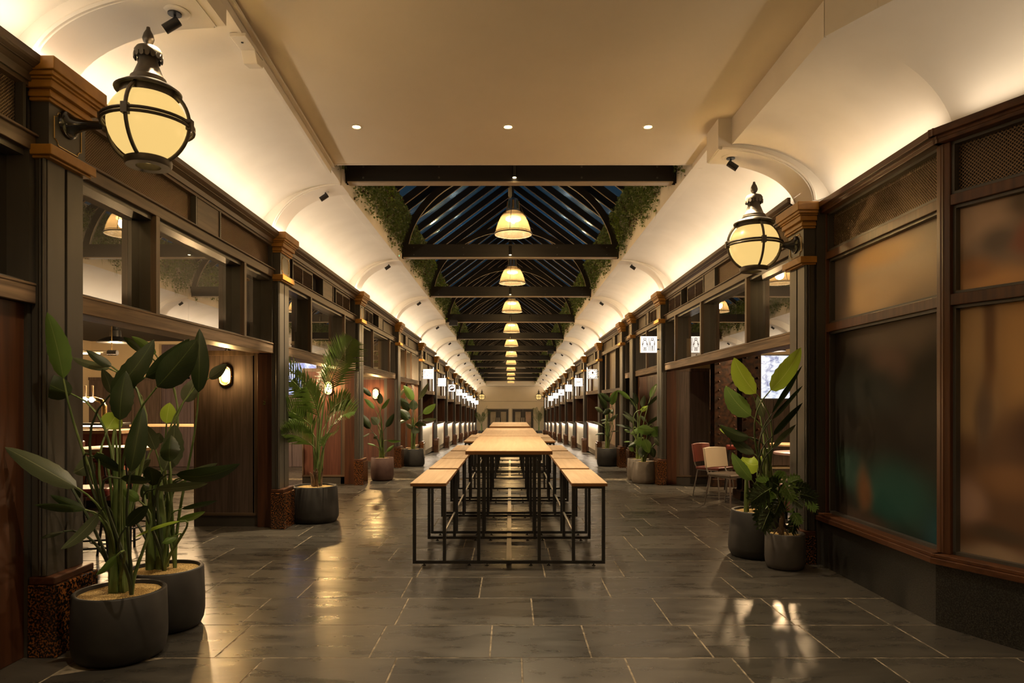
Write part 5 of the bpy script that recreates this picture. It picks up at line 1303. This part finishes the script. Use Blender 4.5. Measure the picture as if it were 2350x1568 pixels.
def mid_plants():
    # plum pot
    d = 13.0; c = Vector((-2.437, d, 0)); t = thing('potted_plant', 'sparse dusky plant in plum brown tub under the oval wall lamp', 'plant', c, 'potted plants')
    pot(t, c, .212, .216, .435, M['pot_red']); cr = [(c.x-.02, d, .41), (c.x+.03, d, .41)]; trunk(t, cr[0], .55, .02, (0, 0), 2)
    from_px(t, [(1370,765,1525,895,62,'leaf_shaded',15,0,-.1,20), (1430,920,1560,1055,58,'leaf_mid',10,0,.0,25), (1628,850,1635,995,85,'leaf_shaded',0,1,-.15,5), (1755,920,1655,1060,46,'leaf_mid',15,1,.1,30), (1405,1120,1510,1310,110,'leaf_shaded',-15,0,-.1,8), (1515,1165,1610,1255,110,'leaf_grey',10,0,.1,12), (1812,1115,1710,1290,72,'leaf_shaded',15,1,-.05,15), (1905,1465,1728,1462,40,'leaf_mid',26,1,-.2,25), (1812,1520,1720,1605,46,'leaf_mid',8,1,-.1,15), (1470,1500,1575,1530,24,'leaf_mid',8,0,-.1,30), (1560,1400,1600,1440,60,'leaf_grey',0,0,.0,10), (1385,1420,1500,1370,24,'leaf_grey',-10,0,.0,40)], d, cr, 580, 750, 5.595, 11, .1)
    d = 17.1; c = Vector((-2.43, d, fz(d))); t = thing('potted_plant', 'broad leaved plant in black tub before the glazed shop', 'plant', c, 'potted plants')
    pot(t, c, .255, .285, .44, M['pot'], 'taper'); z = c.z+.42; cr = [(c.x-.01, d, z), (c.x+.03, d, z)]; trunk(t, cr[0], .8, .028, (0, 0), 3)
    from_px(t, [(1935,755,2055,950,112,'leaf_mid',25,0,-.1,10), (2263,712,2125,940,62,'leaf_grey',20,1,.0,25), (2062,935,2066,1070,125,'leaf_shaded',0,0,-.25,4), (1878,908,2000,1085,110,'leaf_shaded',20,0,-.05,10), (1868,1060,2005,1195,125,'leaf_shaded',10,0,-.2,10), (2348,990,2185,1115,95,'leaf_mid',22,1,-.1,20), (1770,960,1960,788,52,'leaf_grey',-25,0,.1,30), (1965,1245,2065,1305,60,'leaf_grey',0,0,.1,25), (2190,1235,2085,1260,70,'leaf_shaded',20,1,-.1,30), (2085,1290,2090,1375,110,'leaf_shaded',0,0,-.25,6), (2235,1265,2140,1235,55,'leaf_grey',12,1,.0,35), (2370,1180,2180,1200,50,'leaf_grey',20,1,.0,40), (1850,1230,1985,1185,40,'leaf_grey',-10,0,.0,40)], d, cr, 580, 750, 5.595, 12, .1)
    d = 17.1; c = Vector((2.44, d, fz(d))); t = thing('potted_plant', 'broad leaved plant in black tub before the rosy frosted windows', 'plant', c, 'potted plants')
    pot(t, c, .262, .268, .46, M['pot']); z = c.z+.44; cr = [(c.x-.02, d, z), (c.x+.03, d, z)]; trunk(t, cr[0], .85, .026, (0, 0), 3)
    from_px(t, [(1670,30,1830,330,130,'leaf_shaded',30,0,-.1,10), (2040,-30,1930,250,150,'leaf_mid',-30,1,-.05,12), (1700,20,1900,190,110,'leaf_shaded',30,0,-.2,12), (1610,290,1770,380,100,'leaf_grey',15,0,-.1,20), (1760,420,1890,320,110,'leaf_shaded',-20,0,-.2,10), (2050,415,1870,560,70,'leaf_grey',20,1,-.1,25), (1720,540,1880,530,48,'leaf_shaded',20,0,.0,35), (1740,595,1890,580,48,'leaf_grey',15,1,.1,35), (1615,815,1800,800,40,'leaf_shaded',36,0,-.1,30), (1955,410,1900,330,70,'leaf_shaded',10,1,.1,20), (1560,555,1760,640,28,'leaf_grey',20,0,.0,40), (2080,730,1920,750,24,'leaf_grey',10,1,.0,40)], d, cr, 1170, 900, 8.253, 13, .1)
    d = 13.05; c = Vector((2.445, d, 0)); t = thing('potted_plant', 'tall slender leaved plant in taupe tub, behind the big heart leaved one', 'plant', c, 'potted plants')
    pot(t, c, .205, .21, .41, M['pot_taupe']); z = .39; cr = [(c.x, d, z), (c.x+.04, d, z)]; trunk(t, cr[0], .5, .02, (0, 0), 2)
    from_px(t, [(215,215,400,340,62,'leaf_mid',22,0,-.05,20), (775,125,680,320,75,'leaf_mid',-15,1,-.05,14), (820,255,640,430,50,'leaf_shaded',15,1,-.1,30), (600,285,565,450,80,'leaf_grey',0,0,-.1,8), (640,430,540,490,70,'leaf_backlit',30,0,-.1,10), (440,250,490,410,90,'leaf_shaded',20,0,.1,10), (395,320,465,430,70,'leaf_shaded',10,0,.05,15), (290,545,445,670,50,'leaf_grey',25,0,.0,25), (820,560,640,685,50,'leaf_shaded',10,1,.0,25), (300,500,495,660,40,'leaf_grey',20,0,.1,35), (190,695,430,750,38,'leaf_shaded',25,0,.0,35), (540,570,620,650,50,'leaf_grey',10,1,.0,20), (315,760,400,800,40,'leaf_mid',5,0,.0,20), (310,935,400,930,20,'leaf_mid',10,0,-.1,30), (390,985,450,1060,60,'leaf_mid',-10,0,-.1,10)], d, cr, 1380, 860, 6.032, 14, .1)
    d = 12.58; c = Vector((2.468, d, 0)); t = thing('potted_plant', 'big heart leaved plant in taupe tub beside the restroom sign pilaster', 'plant', c, 'potted plants')
    pot(t, c, .205, .232, .40, M['pot_taupe'], 'taper'); cr = [(c.x-.02, d, .38), (c.x+.02, d, .38)]; trunk(t, cr[0], .25, .02, (0, 0), 3)
    from_px(t, [(400,830,560,760,70,'leaf_mid',20,0,-.1,20), (745,765,500,740,150,'leaf_mid',50,0,-.2,18), (850,890,720,720,170,'leaf_mid',30,1,-.1,14), (440,970,560,880,110,'leaf_mid',-10,0,-.15,12), (660,1090,590,900,150,'leaf_mid',-10,0,-.25,8), (850,1000,740,860,110,'leaf_grey',15,1,-.15,15), (560,1150,560,1000,110,'leaf_shaded',0,0,-.1,12), (840,1140,800,980,80,'leaf_shaded',10,1,-.05,15), (370,1000,500,930,60,'leaf_shaded',-5,0,-.05,20), (730,1150,690,1010,100,'leaf_shaded',0,1,-.05,15), (700,860,620,760,90,'leaf_shaded',0,0,-.1,15), (880,1050,840,930,60,'leaf_shaded',5,1,.05,20)], d, cr, 1380, 860, 6.032, 15, .1)
mid_plants()

# ---- trailing greenery on the upstands
def greenery(s, k):
    rr = random.Random(k*7+s); dz = DZ(k); y0 = PK[k]-.05 if k > 2 else 7.7; y1 = PK[k+1]-.22
    n = int(8500*max(.14, (10.0/PK[k])**1.15)); sc = max(1, (PK[k]/10)**.6); sz = .036*sc
    g = MB(); x0 = s*1.985
    mats = [M['ivy'], M['leaf_mid'], M['fern'], M['leaf_burgundy'], M['moss']]
    ph = [rr.uniform(0, 6.3) for _ in range(4)]
    def low(y): return 4.40 + .07*math.sin(y*3.1+ph[0]) + .05*math.sin(y*7.3+ph[1]) + .04*math.sin(y*13+ph[2])
    for i in range(n):
        y = rr.uniform(y0, y1); zt = 5.12; zl = low(y); z = zl + (zt-zl)*rr.random()
        if rr.random() < .10: z = zl - rr.random()**1.5*.24
        thick = .06 + .16*(1-abs(2*(z-zl)/(zt-zl)-1)) if z > zl else .05
        x = x0 - s*(rr.random()**.6)*thick
        a, b = rr.uniform(0, 6.28), rr.uniform(-1.2, .3); l = sz*rr.uniform(.6, 1.4)
        u = Vector((math.cos(a)*math.cos(b), math.sin(a)*math.cos(b), math.sin(b))); v = u.orthogonal().normalized()
        v = (v*math.cos(a*3) + u.cross(v)*math.sin(a*3)).normalized()
        p = Vector((x, y, z+dz)); patch = math.sin(y*2.1+ph[3]) + math.sin(z*6+y)
        kind = rr.random()
        if kind < .40:                  # fine hanging strands
            g.m = 2
            for _ in range(4):
                q = p + Vector((-s*rr.uniform(0, .05), rr.uniform(-.05, .05), -l*rr.uniform(1.8, 3.6))); w = .0035*sc
                g.add([p, p+Vector((0, w*2, 0)), q+Vector((0, w, 0))], [(0,1,2)], [[(.3,0),(.7,0),(.5,1)]])
        else:
            g.m = 4 if patch > 1.2 and kind < .85 else (3 if kind > .94 or (patch < -1.4 and kind > .75) else (1 if kind > .78 else (2 if kind > .6 else 0)))
            g.add([p-v*l*.12, p+u*l*.45-v*l*.42, p+u*l*1.0, p+u*l*.45+v*l*.42], [(0,1,2,3)], [[(.5,0),(.1,.5),(.5,1),(.9,.5)]])
    o = build('trailing_foliage', g, mats, None)
    tag(o, 'trailing greenery on the roof light upstand, %s stretch of the %s' % (ORD[k-2], side(s)), 'greenery', 'greenery along the roof light', 'stuff')
M['ivy'] = leafmat('ivy_leaf', (.16,.21,.06), (.25,.31,.10), .3, (.3,.36,.15)); M['fern'] = leafmat('ferny_green', (.11,.17,.045), (.17,.24,.07), .3); M['moss'] = leafmat('bright_moss', (.15,.23,.018), (.22,.31,.025), .2); M['leaf_burgundy'] = leafmat('burgundy_leaf', (.05,.018,.012), (.085,.03,.018), .2)
for s in (-1, 1):
    for k in range(2, 13): greenery(s, k)
# ================================================================== BAR ROOM (behind the bar side)
def room(x0, x1, y0, y1, name, zc=3.0):
    w = MB(); w.box(x0-.1, x1, y1, y1+.1, -.3, zc+.3); st = struct('wall_back_%s' % name, w, M['cream_wall'])
    w = MB(); xo = x0 if name == 'bar' else x1; w.box(xo-.1, xo+.1, y0, y1, -.3, zc+.3); struct('wall_outer_%s' % name, w, M['cream_wall'])
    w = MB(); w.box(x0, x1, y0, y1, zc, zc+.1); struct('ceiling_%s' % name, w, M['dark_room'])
    return st
bw = room(-10.5, -2.98, .2, 16.95, 'bar')
q = MB(); q.box(-10.4, -8.6, 16.85, 16.95, -.1, 2.08); q.box(-10.4, -8.58, 16.82, 16.85, 2.03, 2.10)
for x in (-10.0, -9.3, -8.62): q.box(x-.02, x+.02, 16.82, 16.85, -.1, 2.04)
build('wainscot', q, M['veneer'], bw)
q = MB(); q.box(-8.58, -3.8, 16.8, 16.95, -.1, 2.9)
for x in (-8.5, -7.9, -7.1, -6.3, -5.4, -4.5): q.box(x-.03, x+.03, 16.77, 16.8, -.1, 2.1)
q.box(-8.58, -3.8, 16.77, 16.8, 2.06, 2.14)
build('door_panelling', q, M['violet_panel'], bw)
def pendant_shade(x, y, z, label, r=.22):
    t = thing('shade_pendant', label, 'pendant lamp', (x, y, z), 'black enamel pendants')
    q = MB(); q.lathe([(r, 0), (r, .015), (r*.72, .06), (r*.45, .09), (r*.30, .10), (r*.30, .20), (r*.18, .21), (r*.18, .30), (.012, .31)], (x, y, z), 28); build('lamp_shade', q, M['black_shade'], t, smooth=True)
    q = MB(); q.lathe([(r*.94, .004), (r*.6, .05), (.001, .07)], (x, y, z), 24); build('shade_lining', q, M['white_in'], t, smooth=True)
    q = MB(); q.tube([(x, y, z+.3), (x, y, 3.0)], .008, 6); build('cord', q, M['iron_black'], t)
    lamp('POINT', 'shade_glow', (x, y, z-.06), 115, (1, .66, .34), t, .08)
pendant_shade(-6.36, 11.0, 2.44, 'black enamel pendant over the bar behind the tall plants', .27)
pendant_shade(-5.75, 13.9, 2.35, 'black enamel pendant further back in the bar room', .2)
pendant_shade(-4.9, 10.4, 2.3, 'black enamel pendant hung behind the dark veneer screen', .2)
t = thing('tube_lamp', 'warm glass tube lamp hung level over the bar', 'lamp', (-6.3, 9.9, 2.2))
q = MB(); q.tube([(-7.0, 9.9, 2.2), (-5.74, 9.9, 2.2)], .035, 12); build('glass_tube', q, M['glass_shop'], t, smooth=True)
q = MB(); q.tube([(-6.98, 9.9, 2.19), (-5.95, 9.9, 2.19)], .012, 8); build('filament', q, M['bulb'], t, smooth=True)
for x in (-6.9, -5.78):
    q = MB(); q.tube([(x, 9.9, 2.2), (x, 9.9, 3.0)], .006, 6); build('hanger', q, M['brass'], t)
q = MB(); q.tube([(-5.83, 9.9, 2.2), (-5.70, 9.9, 2.2)], .04, 12); build('end_cap', q, M['chrome'], t, smooth=True)
lamp('POINT', 'tube_glow', (-6.4, 9.8, 2.1), 20, (1, .66, .3), t, .1)
def bar_counter():
    t = thing('bar_counter', 'long bar with timber top and salmon front', 'bar', (-6.6, 9.6, 0))
    q = MB(); q.box(-10, -5.3, 9.3, 9.95, 1.05, 1.10); build('counter_top', q, M['oak_x'], t, bevel=.005)
    q = MB(); q.box(-10, -5.5, 9.55, 9.9, 1.16, 1.19); build('bar_shelf', q, M['iron_black'], t)
    q = MB(); q.box(-10, -5.5, 9.545, 9.55, 1.14, 1.16); build('led_strip', q, M['led'], t)
    q = MB(); q.box(-10, -5.45, 9.6, 9.9, .1, 1.05)
    for i in range(18): q.box(-10+i*.26, -9.985+i*.26, 9.585, 9.6, .1, 1.05)
    build('bar_front', q, M['salmon'], t)
    q = MB(); q.box(-10, -5.45, 9.65, 9.9, 0, .1); build('kick_panel', q, M['iron_black'], t)
bar_counter()
t = thing('beer_font', 'brass beer font with a row of glowing tap lenses', 'beer tap', (-5.95, 9.72, 1.19))
q = MB(); q.tube([(-5.78, 9.72, 1.19), (-5.78, 9.72, 1.42), (-5.82, 9.72, 1.50), (-5.92, 9.72, 1.53), (-6.6, 9.72, 1.53)], .035, 12); build('font_pipe', q, M['brass'], t, smooth=True)
for i in range(5):
    x = -5.93-.10*i
    q = MB(); q.lathe([(.001, -.012), (.036, -.010), (.040, 0), (.036, .01), (.001, .012)], (x, 9.67, 1.52), 16, 'y'); build('tap_lens', q, M['tap_lens'], t, smooth=True)
    q = MB(); q.tube([(x, 9.70, 1.56), (x, 9.69, 1.72)], [.009, .015], 8); build('tap_handle', q, M['oak_z'], t, smooth=True)
def stool(x, y, label, rz=0, back=True, src={}):
    k = back
    loc = (x, y, 0)
    if k in src:
        c = copy_tree(src[k], None, loc, label); c.rotation_euler = (0, 0, rz); return c
    t = thing('bar_stool', label, 'stool', loc, 'oxblood bar stools')
    q = MB(); q.box(x-.19, x+.19, y-.19, y+.19, .70, .77); build('seat', q, M['leather_red'], t, bevel=.02)
    for sx in (-1, 1):
        for sy in (-1, 1):
            q = MB(); q.tube([(x+sx*.15, y+sy*.15, .70), (x+sx*.21, y+sy*.21, 0)], .012, 8); build('leg', q, M['iron_black'], t)
    q = MB(); e = .185; q.tube([(x-e, y-e, .28), (x+e, y-e, .28), (x+e, y+e, .28), (x-e, y+e, .28)], .009, 6, closed=True); build('foot_ring', q, M['iron_black'], t)
    if back:
        q = MB(); q.box(x-.18, x+.18, y+.17, y+.21, .88, 1.05); build('backrest', q, M['leather_red'], t, bevel=.015)
        for sx in (-1, 1):
            q = MB(); q.tube([(x+sx*.14, y+.17, .72), (x+sx*.14, y+.2, .92)], .010, 6); build('back_post', q, M['iron_black'], t)
    t.rotation_euler = (0, 0, rz); src[k] = t; return t
def round_table(x, y, z, r, label, m='oak_y', oval=1.0):
    t = thing('round_table', label, 'table', (x, y, 0), 'bar and restaurant tables')
    q = MB(); q.lathe([(.001, z-.035), (r-.006, z-.035), (r, z-.03), (r, z-.004), (r-.006, z), (.001, z)], (x, y, 0), 36); build('tabletop', q, M[m], t, smooth=True)
    q = MB(); q.lathe([(.001, 0), (.24, 0), (.24, .012), (.03, .03), (.028, z-.04), (.10, z-.035), (.001, z-.035)], (x, y, 0), 24); build('pedestal', q, M['iron_black'], t, smooth=True)
stool(-3.55, 5.75, 'oxblood bar stool behind the pair of tall plants, closest to the opening', .3, False)
round_table(-4.25, 7.35, 1.0, .38, 'pale round high table in the bar, behind the tall plants')
stool(-3.72, 6.72, 'oxblood backed stool at the pale round high table', 2.8)
stool(-4.95, 7.5, 'oxblood backed stool beyond the pale round high table', -1.2)
stool(-5.5, 9.0, 'oxblood stool pulled up to the end of the bar', 0.1, False)
stool(-6.3, 8.95, 'oxblood stool second along the bar front', -.1, False)
def ledge_table():
    t = thing('high_table', 'long narrow high table with black frame against the violet panels', 'table', (-5.6, 13.2, 0), 'bar and restaurant tables')
    q = MB(); q.box(-7.2, -4.75, 12.9, 13.4, 1.02, 1.06); build('tabletop', q, M['oak_x'], t, bevel=.004)
    for x in (-7.1, -5.95, -4.85):
        q = MB(); q.box(x-.02, x+.02, 12.95, 12.99, 0, 1.02); build('leg', q, M['iron_black'], t)
        q = MB(); q.box(x-.02, x+.02, 13.31, 13.35, 0, 1.02); build('leg', q, M['iron_black'], t)
ledge_table()
stool(-5.5, 12.6, 'oxblood backed stool at the long narrow high table', 3.1)
stool(-5.0, 12.65, 'oxblood backed stool at the end of the long narrow high table', 3.0)
stool(-4.12, 11.65, 'oxblood backed stool seen past the tall palm', .4)
round_table(-4.45, 11.0, 1.0, .34, 'round high table half hidden by the tall palm')
def screen_mat(name, seed, cols, strength):
    m = mat(name, (.02,.02,.02), .3); n, l, b = nt(m); uv = n.new('ShaderNodeUVMap')
    br = n.new('ShaderNodeTexBrick'); br.inputs['Scale'].default_value = 6; br.inputs['Mortar Size'].default_value = .03
    br.inputs['Color1'].default_value = (*cols[0], 1); br.inputs['Color2'].default_value = (*cols[1], 1); br.inputs['Mortar'].default_value = (*cols[2], 1)
    nz = n.new('ShaderNodeTexNoise'); nz.inputs['Scale'].default_value = 7; nz.inputs['Detail'].default_value = 7; nz.inputs['Distortion'].default_value = 1.5
    l.new(uv.outputs[0], nz.inputs['Vector']); l.new(uv.outputs[0], br.inputs['Vector'])
    r = ramp(n, [(.35, cols[3]), (.5, cols[0]), (.62, cols[4])]); l.new(nz.outputs['Fac'], r.inputs[0])
    mx = n.new('ShaderNodeMix'); mx.data_type = 'RGBA'; mx.inputs['Factor'].default_value = .10; l.new(r.outputs[0], mx.inputs[6]); l.new(br.outputs[0], mx.inputs[7])
    l.new(mx.outputs[2], b.inputs['Emission Color']); b.inputs['Emission Strength'].default_value = strength*EK
    return m
M['tv_stadium'] = screen_mat('screen_stadium', 1, [(.25,.38,.9), (.55,.70,1), (.1,.65,.75), (.05,.10,.45), (.75,.85,1)], 1.1)
M['tv_palms'] = screen_mat('screen_bright', 2, [(.8,.88,1), (1,1,1), (.30,.40,.65), (.10,.16,.42), (1,1,1)], .95)
def tv(x, y, z, w, h, m, label, g):
    t = thing('tv', label, 'tv', (x, y, z), 'wall screens')
    q = MB(); q.box(x-w/2-.02, x+w/2+.02, y, y+.06, z-h/2-.02, z+h/2+.02); build('tv_body', q, M['black_shade'], t, bevel=.004)
    q = MB(); q.quad((x-w/2, y-.003, z-h/2), (x+w/2, y-.003, z-h/2), (x+w/2, y-.003, z+h/2), (x-w/2, y-.003, z+h/2)); build('screen', q, m, t)
    q = MB(); q.box(x-.04, x+.04, y+.06, y+.5, z-.04, z+.04); q.tube([(x, y+.3, z), (x, y+.3, 3.0)], .03, 8); build('tv_bracket', q, M['iron_black'], t)
tv(-4.62, 14.4, 1.98, 1.05, .66, M['tv_stadium'], 'blue stadium screen showing beside the tall palm', 9)
tv(4.90, 13.4, 1.98, 1.42, .84, M['tv_palms'], 'bright white screen behind the lime leaved plant', 16)
# ================================================================== RESTAURANT (behind the washroom side)
rw = room(2.98, 9.2, 4.7, 16.2, 'restaurant')
q = MB(); q.box(3.0, 9.2, 16.08, 16.2, 0, 2.1)
for i in range(9): q.box(3.4+i*.7, 3.43+i*.7, 16.06, 16.08, 0, 2.1)
build('wainscot', q, M['veneer'], rw)
def steel_column(x, y, label, w=.28):
    t = thing('steel_column', label, 'column', (x, y, 0), 'riveted steel columns')
    q = MB(); q.box(x-w/2, x+w/2, y-.012, y+.012, .14, 3.0); q.box(x-w/2, x+w/2, y+.24, y+.264, .14, 3.0); q.box(x-.01, x+.01, y, y+.25, .14, 3.0); build('i_section', q, M['rust'], t)
    q = MB(); q.box(x-w/2-.05, x+w/2+.05, y-.06, y+.31, 0, .14); build('base_plate', q, M['rust'], t, bevel=.01)
    z = .3
    while z < 2.9:
        for sx in (-1, 1):
            if z < 2.4:
                q = MB(); q.lathe([(.018, 0), (.018, -.006), (.010, -.014), (.001, -.016)], (x+sx*w*.32, y-.012, z), 8, 'y'); build('rivet', q, M['rust'], t, smooth=True)
        z += .155
steel_column(3.66, 10.35, 'rusted riveted steel column behind the lime leaved plant')
steel_column(3.80, 12.0, 'rusted riveted steel column beside the dark veneer screen', .42)
def shelf_unit():
    t = thing('shelf_unit', 'narrow timber shelving between veneer screen and rusted column', 'shelf', (3.75, 12.6, 0))
    for z in (.1, .45, .9, 1.35):
        q = MB(); q.box(3.64, 4.1, 12.55, 12.85, z, z+.03); build('shelf_board', q, M['oak_x'], t)
    q = MB(); q.box(4.08, 4.12, 12.55, 12.85, 0, 2.1); build('side_panel', q, M['veneer'], t)
    q = MB(); q.box(3.62, 4.1, 12.85, 12.9, 0, 2.1); build('back_panel', q, M['veneer'], t)
shelf_unit()
pendant_shade(4.55, 11.9, 2.37, 'black enamel pendant over the restaurant behind the lime plant', .24)
pendant_shade(5.6, 9.6, 2.45, 'black enamel pendant deep in the restaurant', .24)
def dining_chair(x, y, rz, label, body, seatm, legm='steel', src={}):
    key = (body, seatm)
    if key in src:
        c = copy_tree(src[key], None, (x, y, 0), label); c.rotation_euler = (0, 0, rz); return c
    t = thing('dining_chair', label, 'chair', (x, y, 0), 'restaurant chairs')
    def pad(nm, w, d, z0, z1, m, f):
        q = MB(); q.box(x-w, x+w, y-d, y+d, z0, z1); q.v = [f(v) for v in q.v]; build(nm, q, M[m], t, bevel=.018)
    pad('seat', .215, .21, .43, .475, seatm, lambda v: v)
    q = MB(); N = 8       # curved back pad
    vs = []; fs = []
    for j in range(2):
        for zz in (.54, .83):
            for i in range(N+1):
                a = (i/N-.5)*2; vs.append((x+a*.225, y+.20+.035*j + .045*(1-a*a) + (zz-.54)*.16, zz-(.01*a*a if zz > .6 else 0)))
    n = N+1
    for i in range(N): fs += [(i, i+1, n+i+1, n+i), (2*n+i+1, 2*n+i, 3*n+i, 3*n+i+1), (n+i, n+i+1, 3*n+i+1, 3*n+i), (i+1, i, 2*n+i, 2*n+i+1)]
    fs += [(0, n, 3*n, 2*n), (N, 2*n+N, 3*n+N, n+N)]
    q.add(vs, fs); build('backrest', q, M[body], t, smooth=True, bevel=.006)
    for sx in (-1, 1):
        q = MB(); q.tube([(x+sx*.19, y-.18, .43), (x+sx*.215, y-.22, 0)], .010, 8); build('leg', q, M[legm], t)
        q = MB(); q.tube([(x+sx*.195, y+.245, .60), (x+sx*.195, y+.225, .50), (x+sx*.19, y+.18, .43), (x+sx*.215, y+.26, 0)], .010, 8); build('leg', q, M[legm], t, smooth=True)
    q = MB(); q.tube([(x-.19, y-.18, .425), (x+.19, y-.18, .425), (x+.19, y+.18, .425), (x-.19, y+.18, .425)], .009, 6, closed=True); build('seat_frame', q, M[legm], t)
    t.rotation_euler = (0, 0, rz); src[key] = t; return t
dining_chair(3.12, 9.75, .55, 'cream backed chair with slim steel legs in the opening', 'cream_vinyl', 'taupe_vinyl')
dining_chair(3.22, 10.75, .7, 'oxblood chair directly behind the cream backed one', 'leather_red', 'leather_red')
dining_chair(4.55, 9.2, 3.3, 'oxblood chair at the round table by the lime leaved plant', 'leather_red', 'leather_red')
dining_chair(4.5, 12.75, 2.6, 'rust chair with dark seat under the bright screen', 'leather_rust', 'leather_red')
dining_chair(5.6, 11.6, -2.0, 'rust chair at the second table under the bright screen', 'leather_rust', 'leather_red')
round_table(4.30, 10.05, .75, .40, 'round rosy table by the rusted column behind the lime plant', 'table_rose')
round_table(5.0, 12.1, .75, .38, 'round table under the bright screen', 'oak_y')
stool(3.78, 11.3, 'rust stool with tall back between the two steel columns', 2.9)
def sofa():
    t = thing('banquette', 'oxblood leather banquette beside the lantern pilaster', 'sofa', (3.6, 8.3, 0))
    q = MB(); q.box(3.42, 4.3, 8.1, 8.22, .12, .86); build('backrest', q, M['leather_red'], t, bevel=.03)
    q = MB(); q.box(3.42, 4.3, 8.22, 8.75, .12, .45); build('seat', q, M['leather_red'], t, bevel=.03)
    for x in (3.5, 4.2):
        for y in (8.18, 8.68):
            q = MB(); q.box(x-.02, x+.02, y-.02, y+.02, 0, .12); build('leg', q, M['iron_black'], t)
sofa()

# ---- glazed shop past the fourth bar side pilaster
pendant_shade(-3.55, 18.0, 2.25, 'black enamel pendant inside the glazed shop, nearer one', .16)
pendant_shade(-3.55, 19.6, 2.25, 'black enamel pendant inside the glazed shop, further one', .16)
t = thing('display_shelf', 'steel display shelves inside the glazed shop', 'shelf', (-3.6, 18.9, fz(18.9)))
for z in (.5, .95, 1.4):
    q = MB(); q.box(-3.95, -3.5, 17.2, 20.5, z-.16, z-.13); build('shelf_board', q, M['oak_y'], t)
for y in (17.25, 18.85, 20.45):
    q = MB(); q.box(-3.93, -3.88, y-.02, y+.02, fz(y), 1.9); build('upright', q, M['steel'], t)
src = None; rr = random.Random(9)
for z in (.37, .82, 1.27):
    for i in range(8):
        y = 17.5 + i*.38
        if src is None:
            src = thing('glass_jar', 'small steel jar on the display shelves of the glazed shop', 'jar', (-3.7, y, z), 'jars in the glazed shop')
            q = MB(); q.lathe([(.001, 0), (.06, 0), (.07, .02), (.07, .17), (.05, .2), (.05, .23), (.001, .23)], (-3.7, y, z), 14); build('jar_body', q, M['chrome'], src, smooth=True)
        else: copy_tree(src, None, (-3.7+rr.uniform(-.05, .05), y+rr.uniform(-.05, .05), z))
q = MB(); q.box(-4.12, -4.08, 16.98, 20.7, -.4, 2.9); struct('wall_shop', q, M['cream_wall'])
q = MB(); q.box(-4.12, -3.0, 16.98, 20.7, 3.0, 3.1); struct('ceiling_shop', q, M['dark_room'])
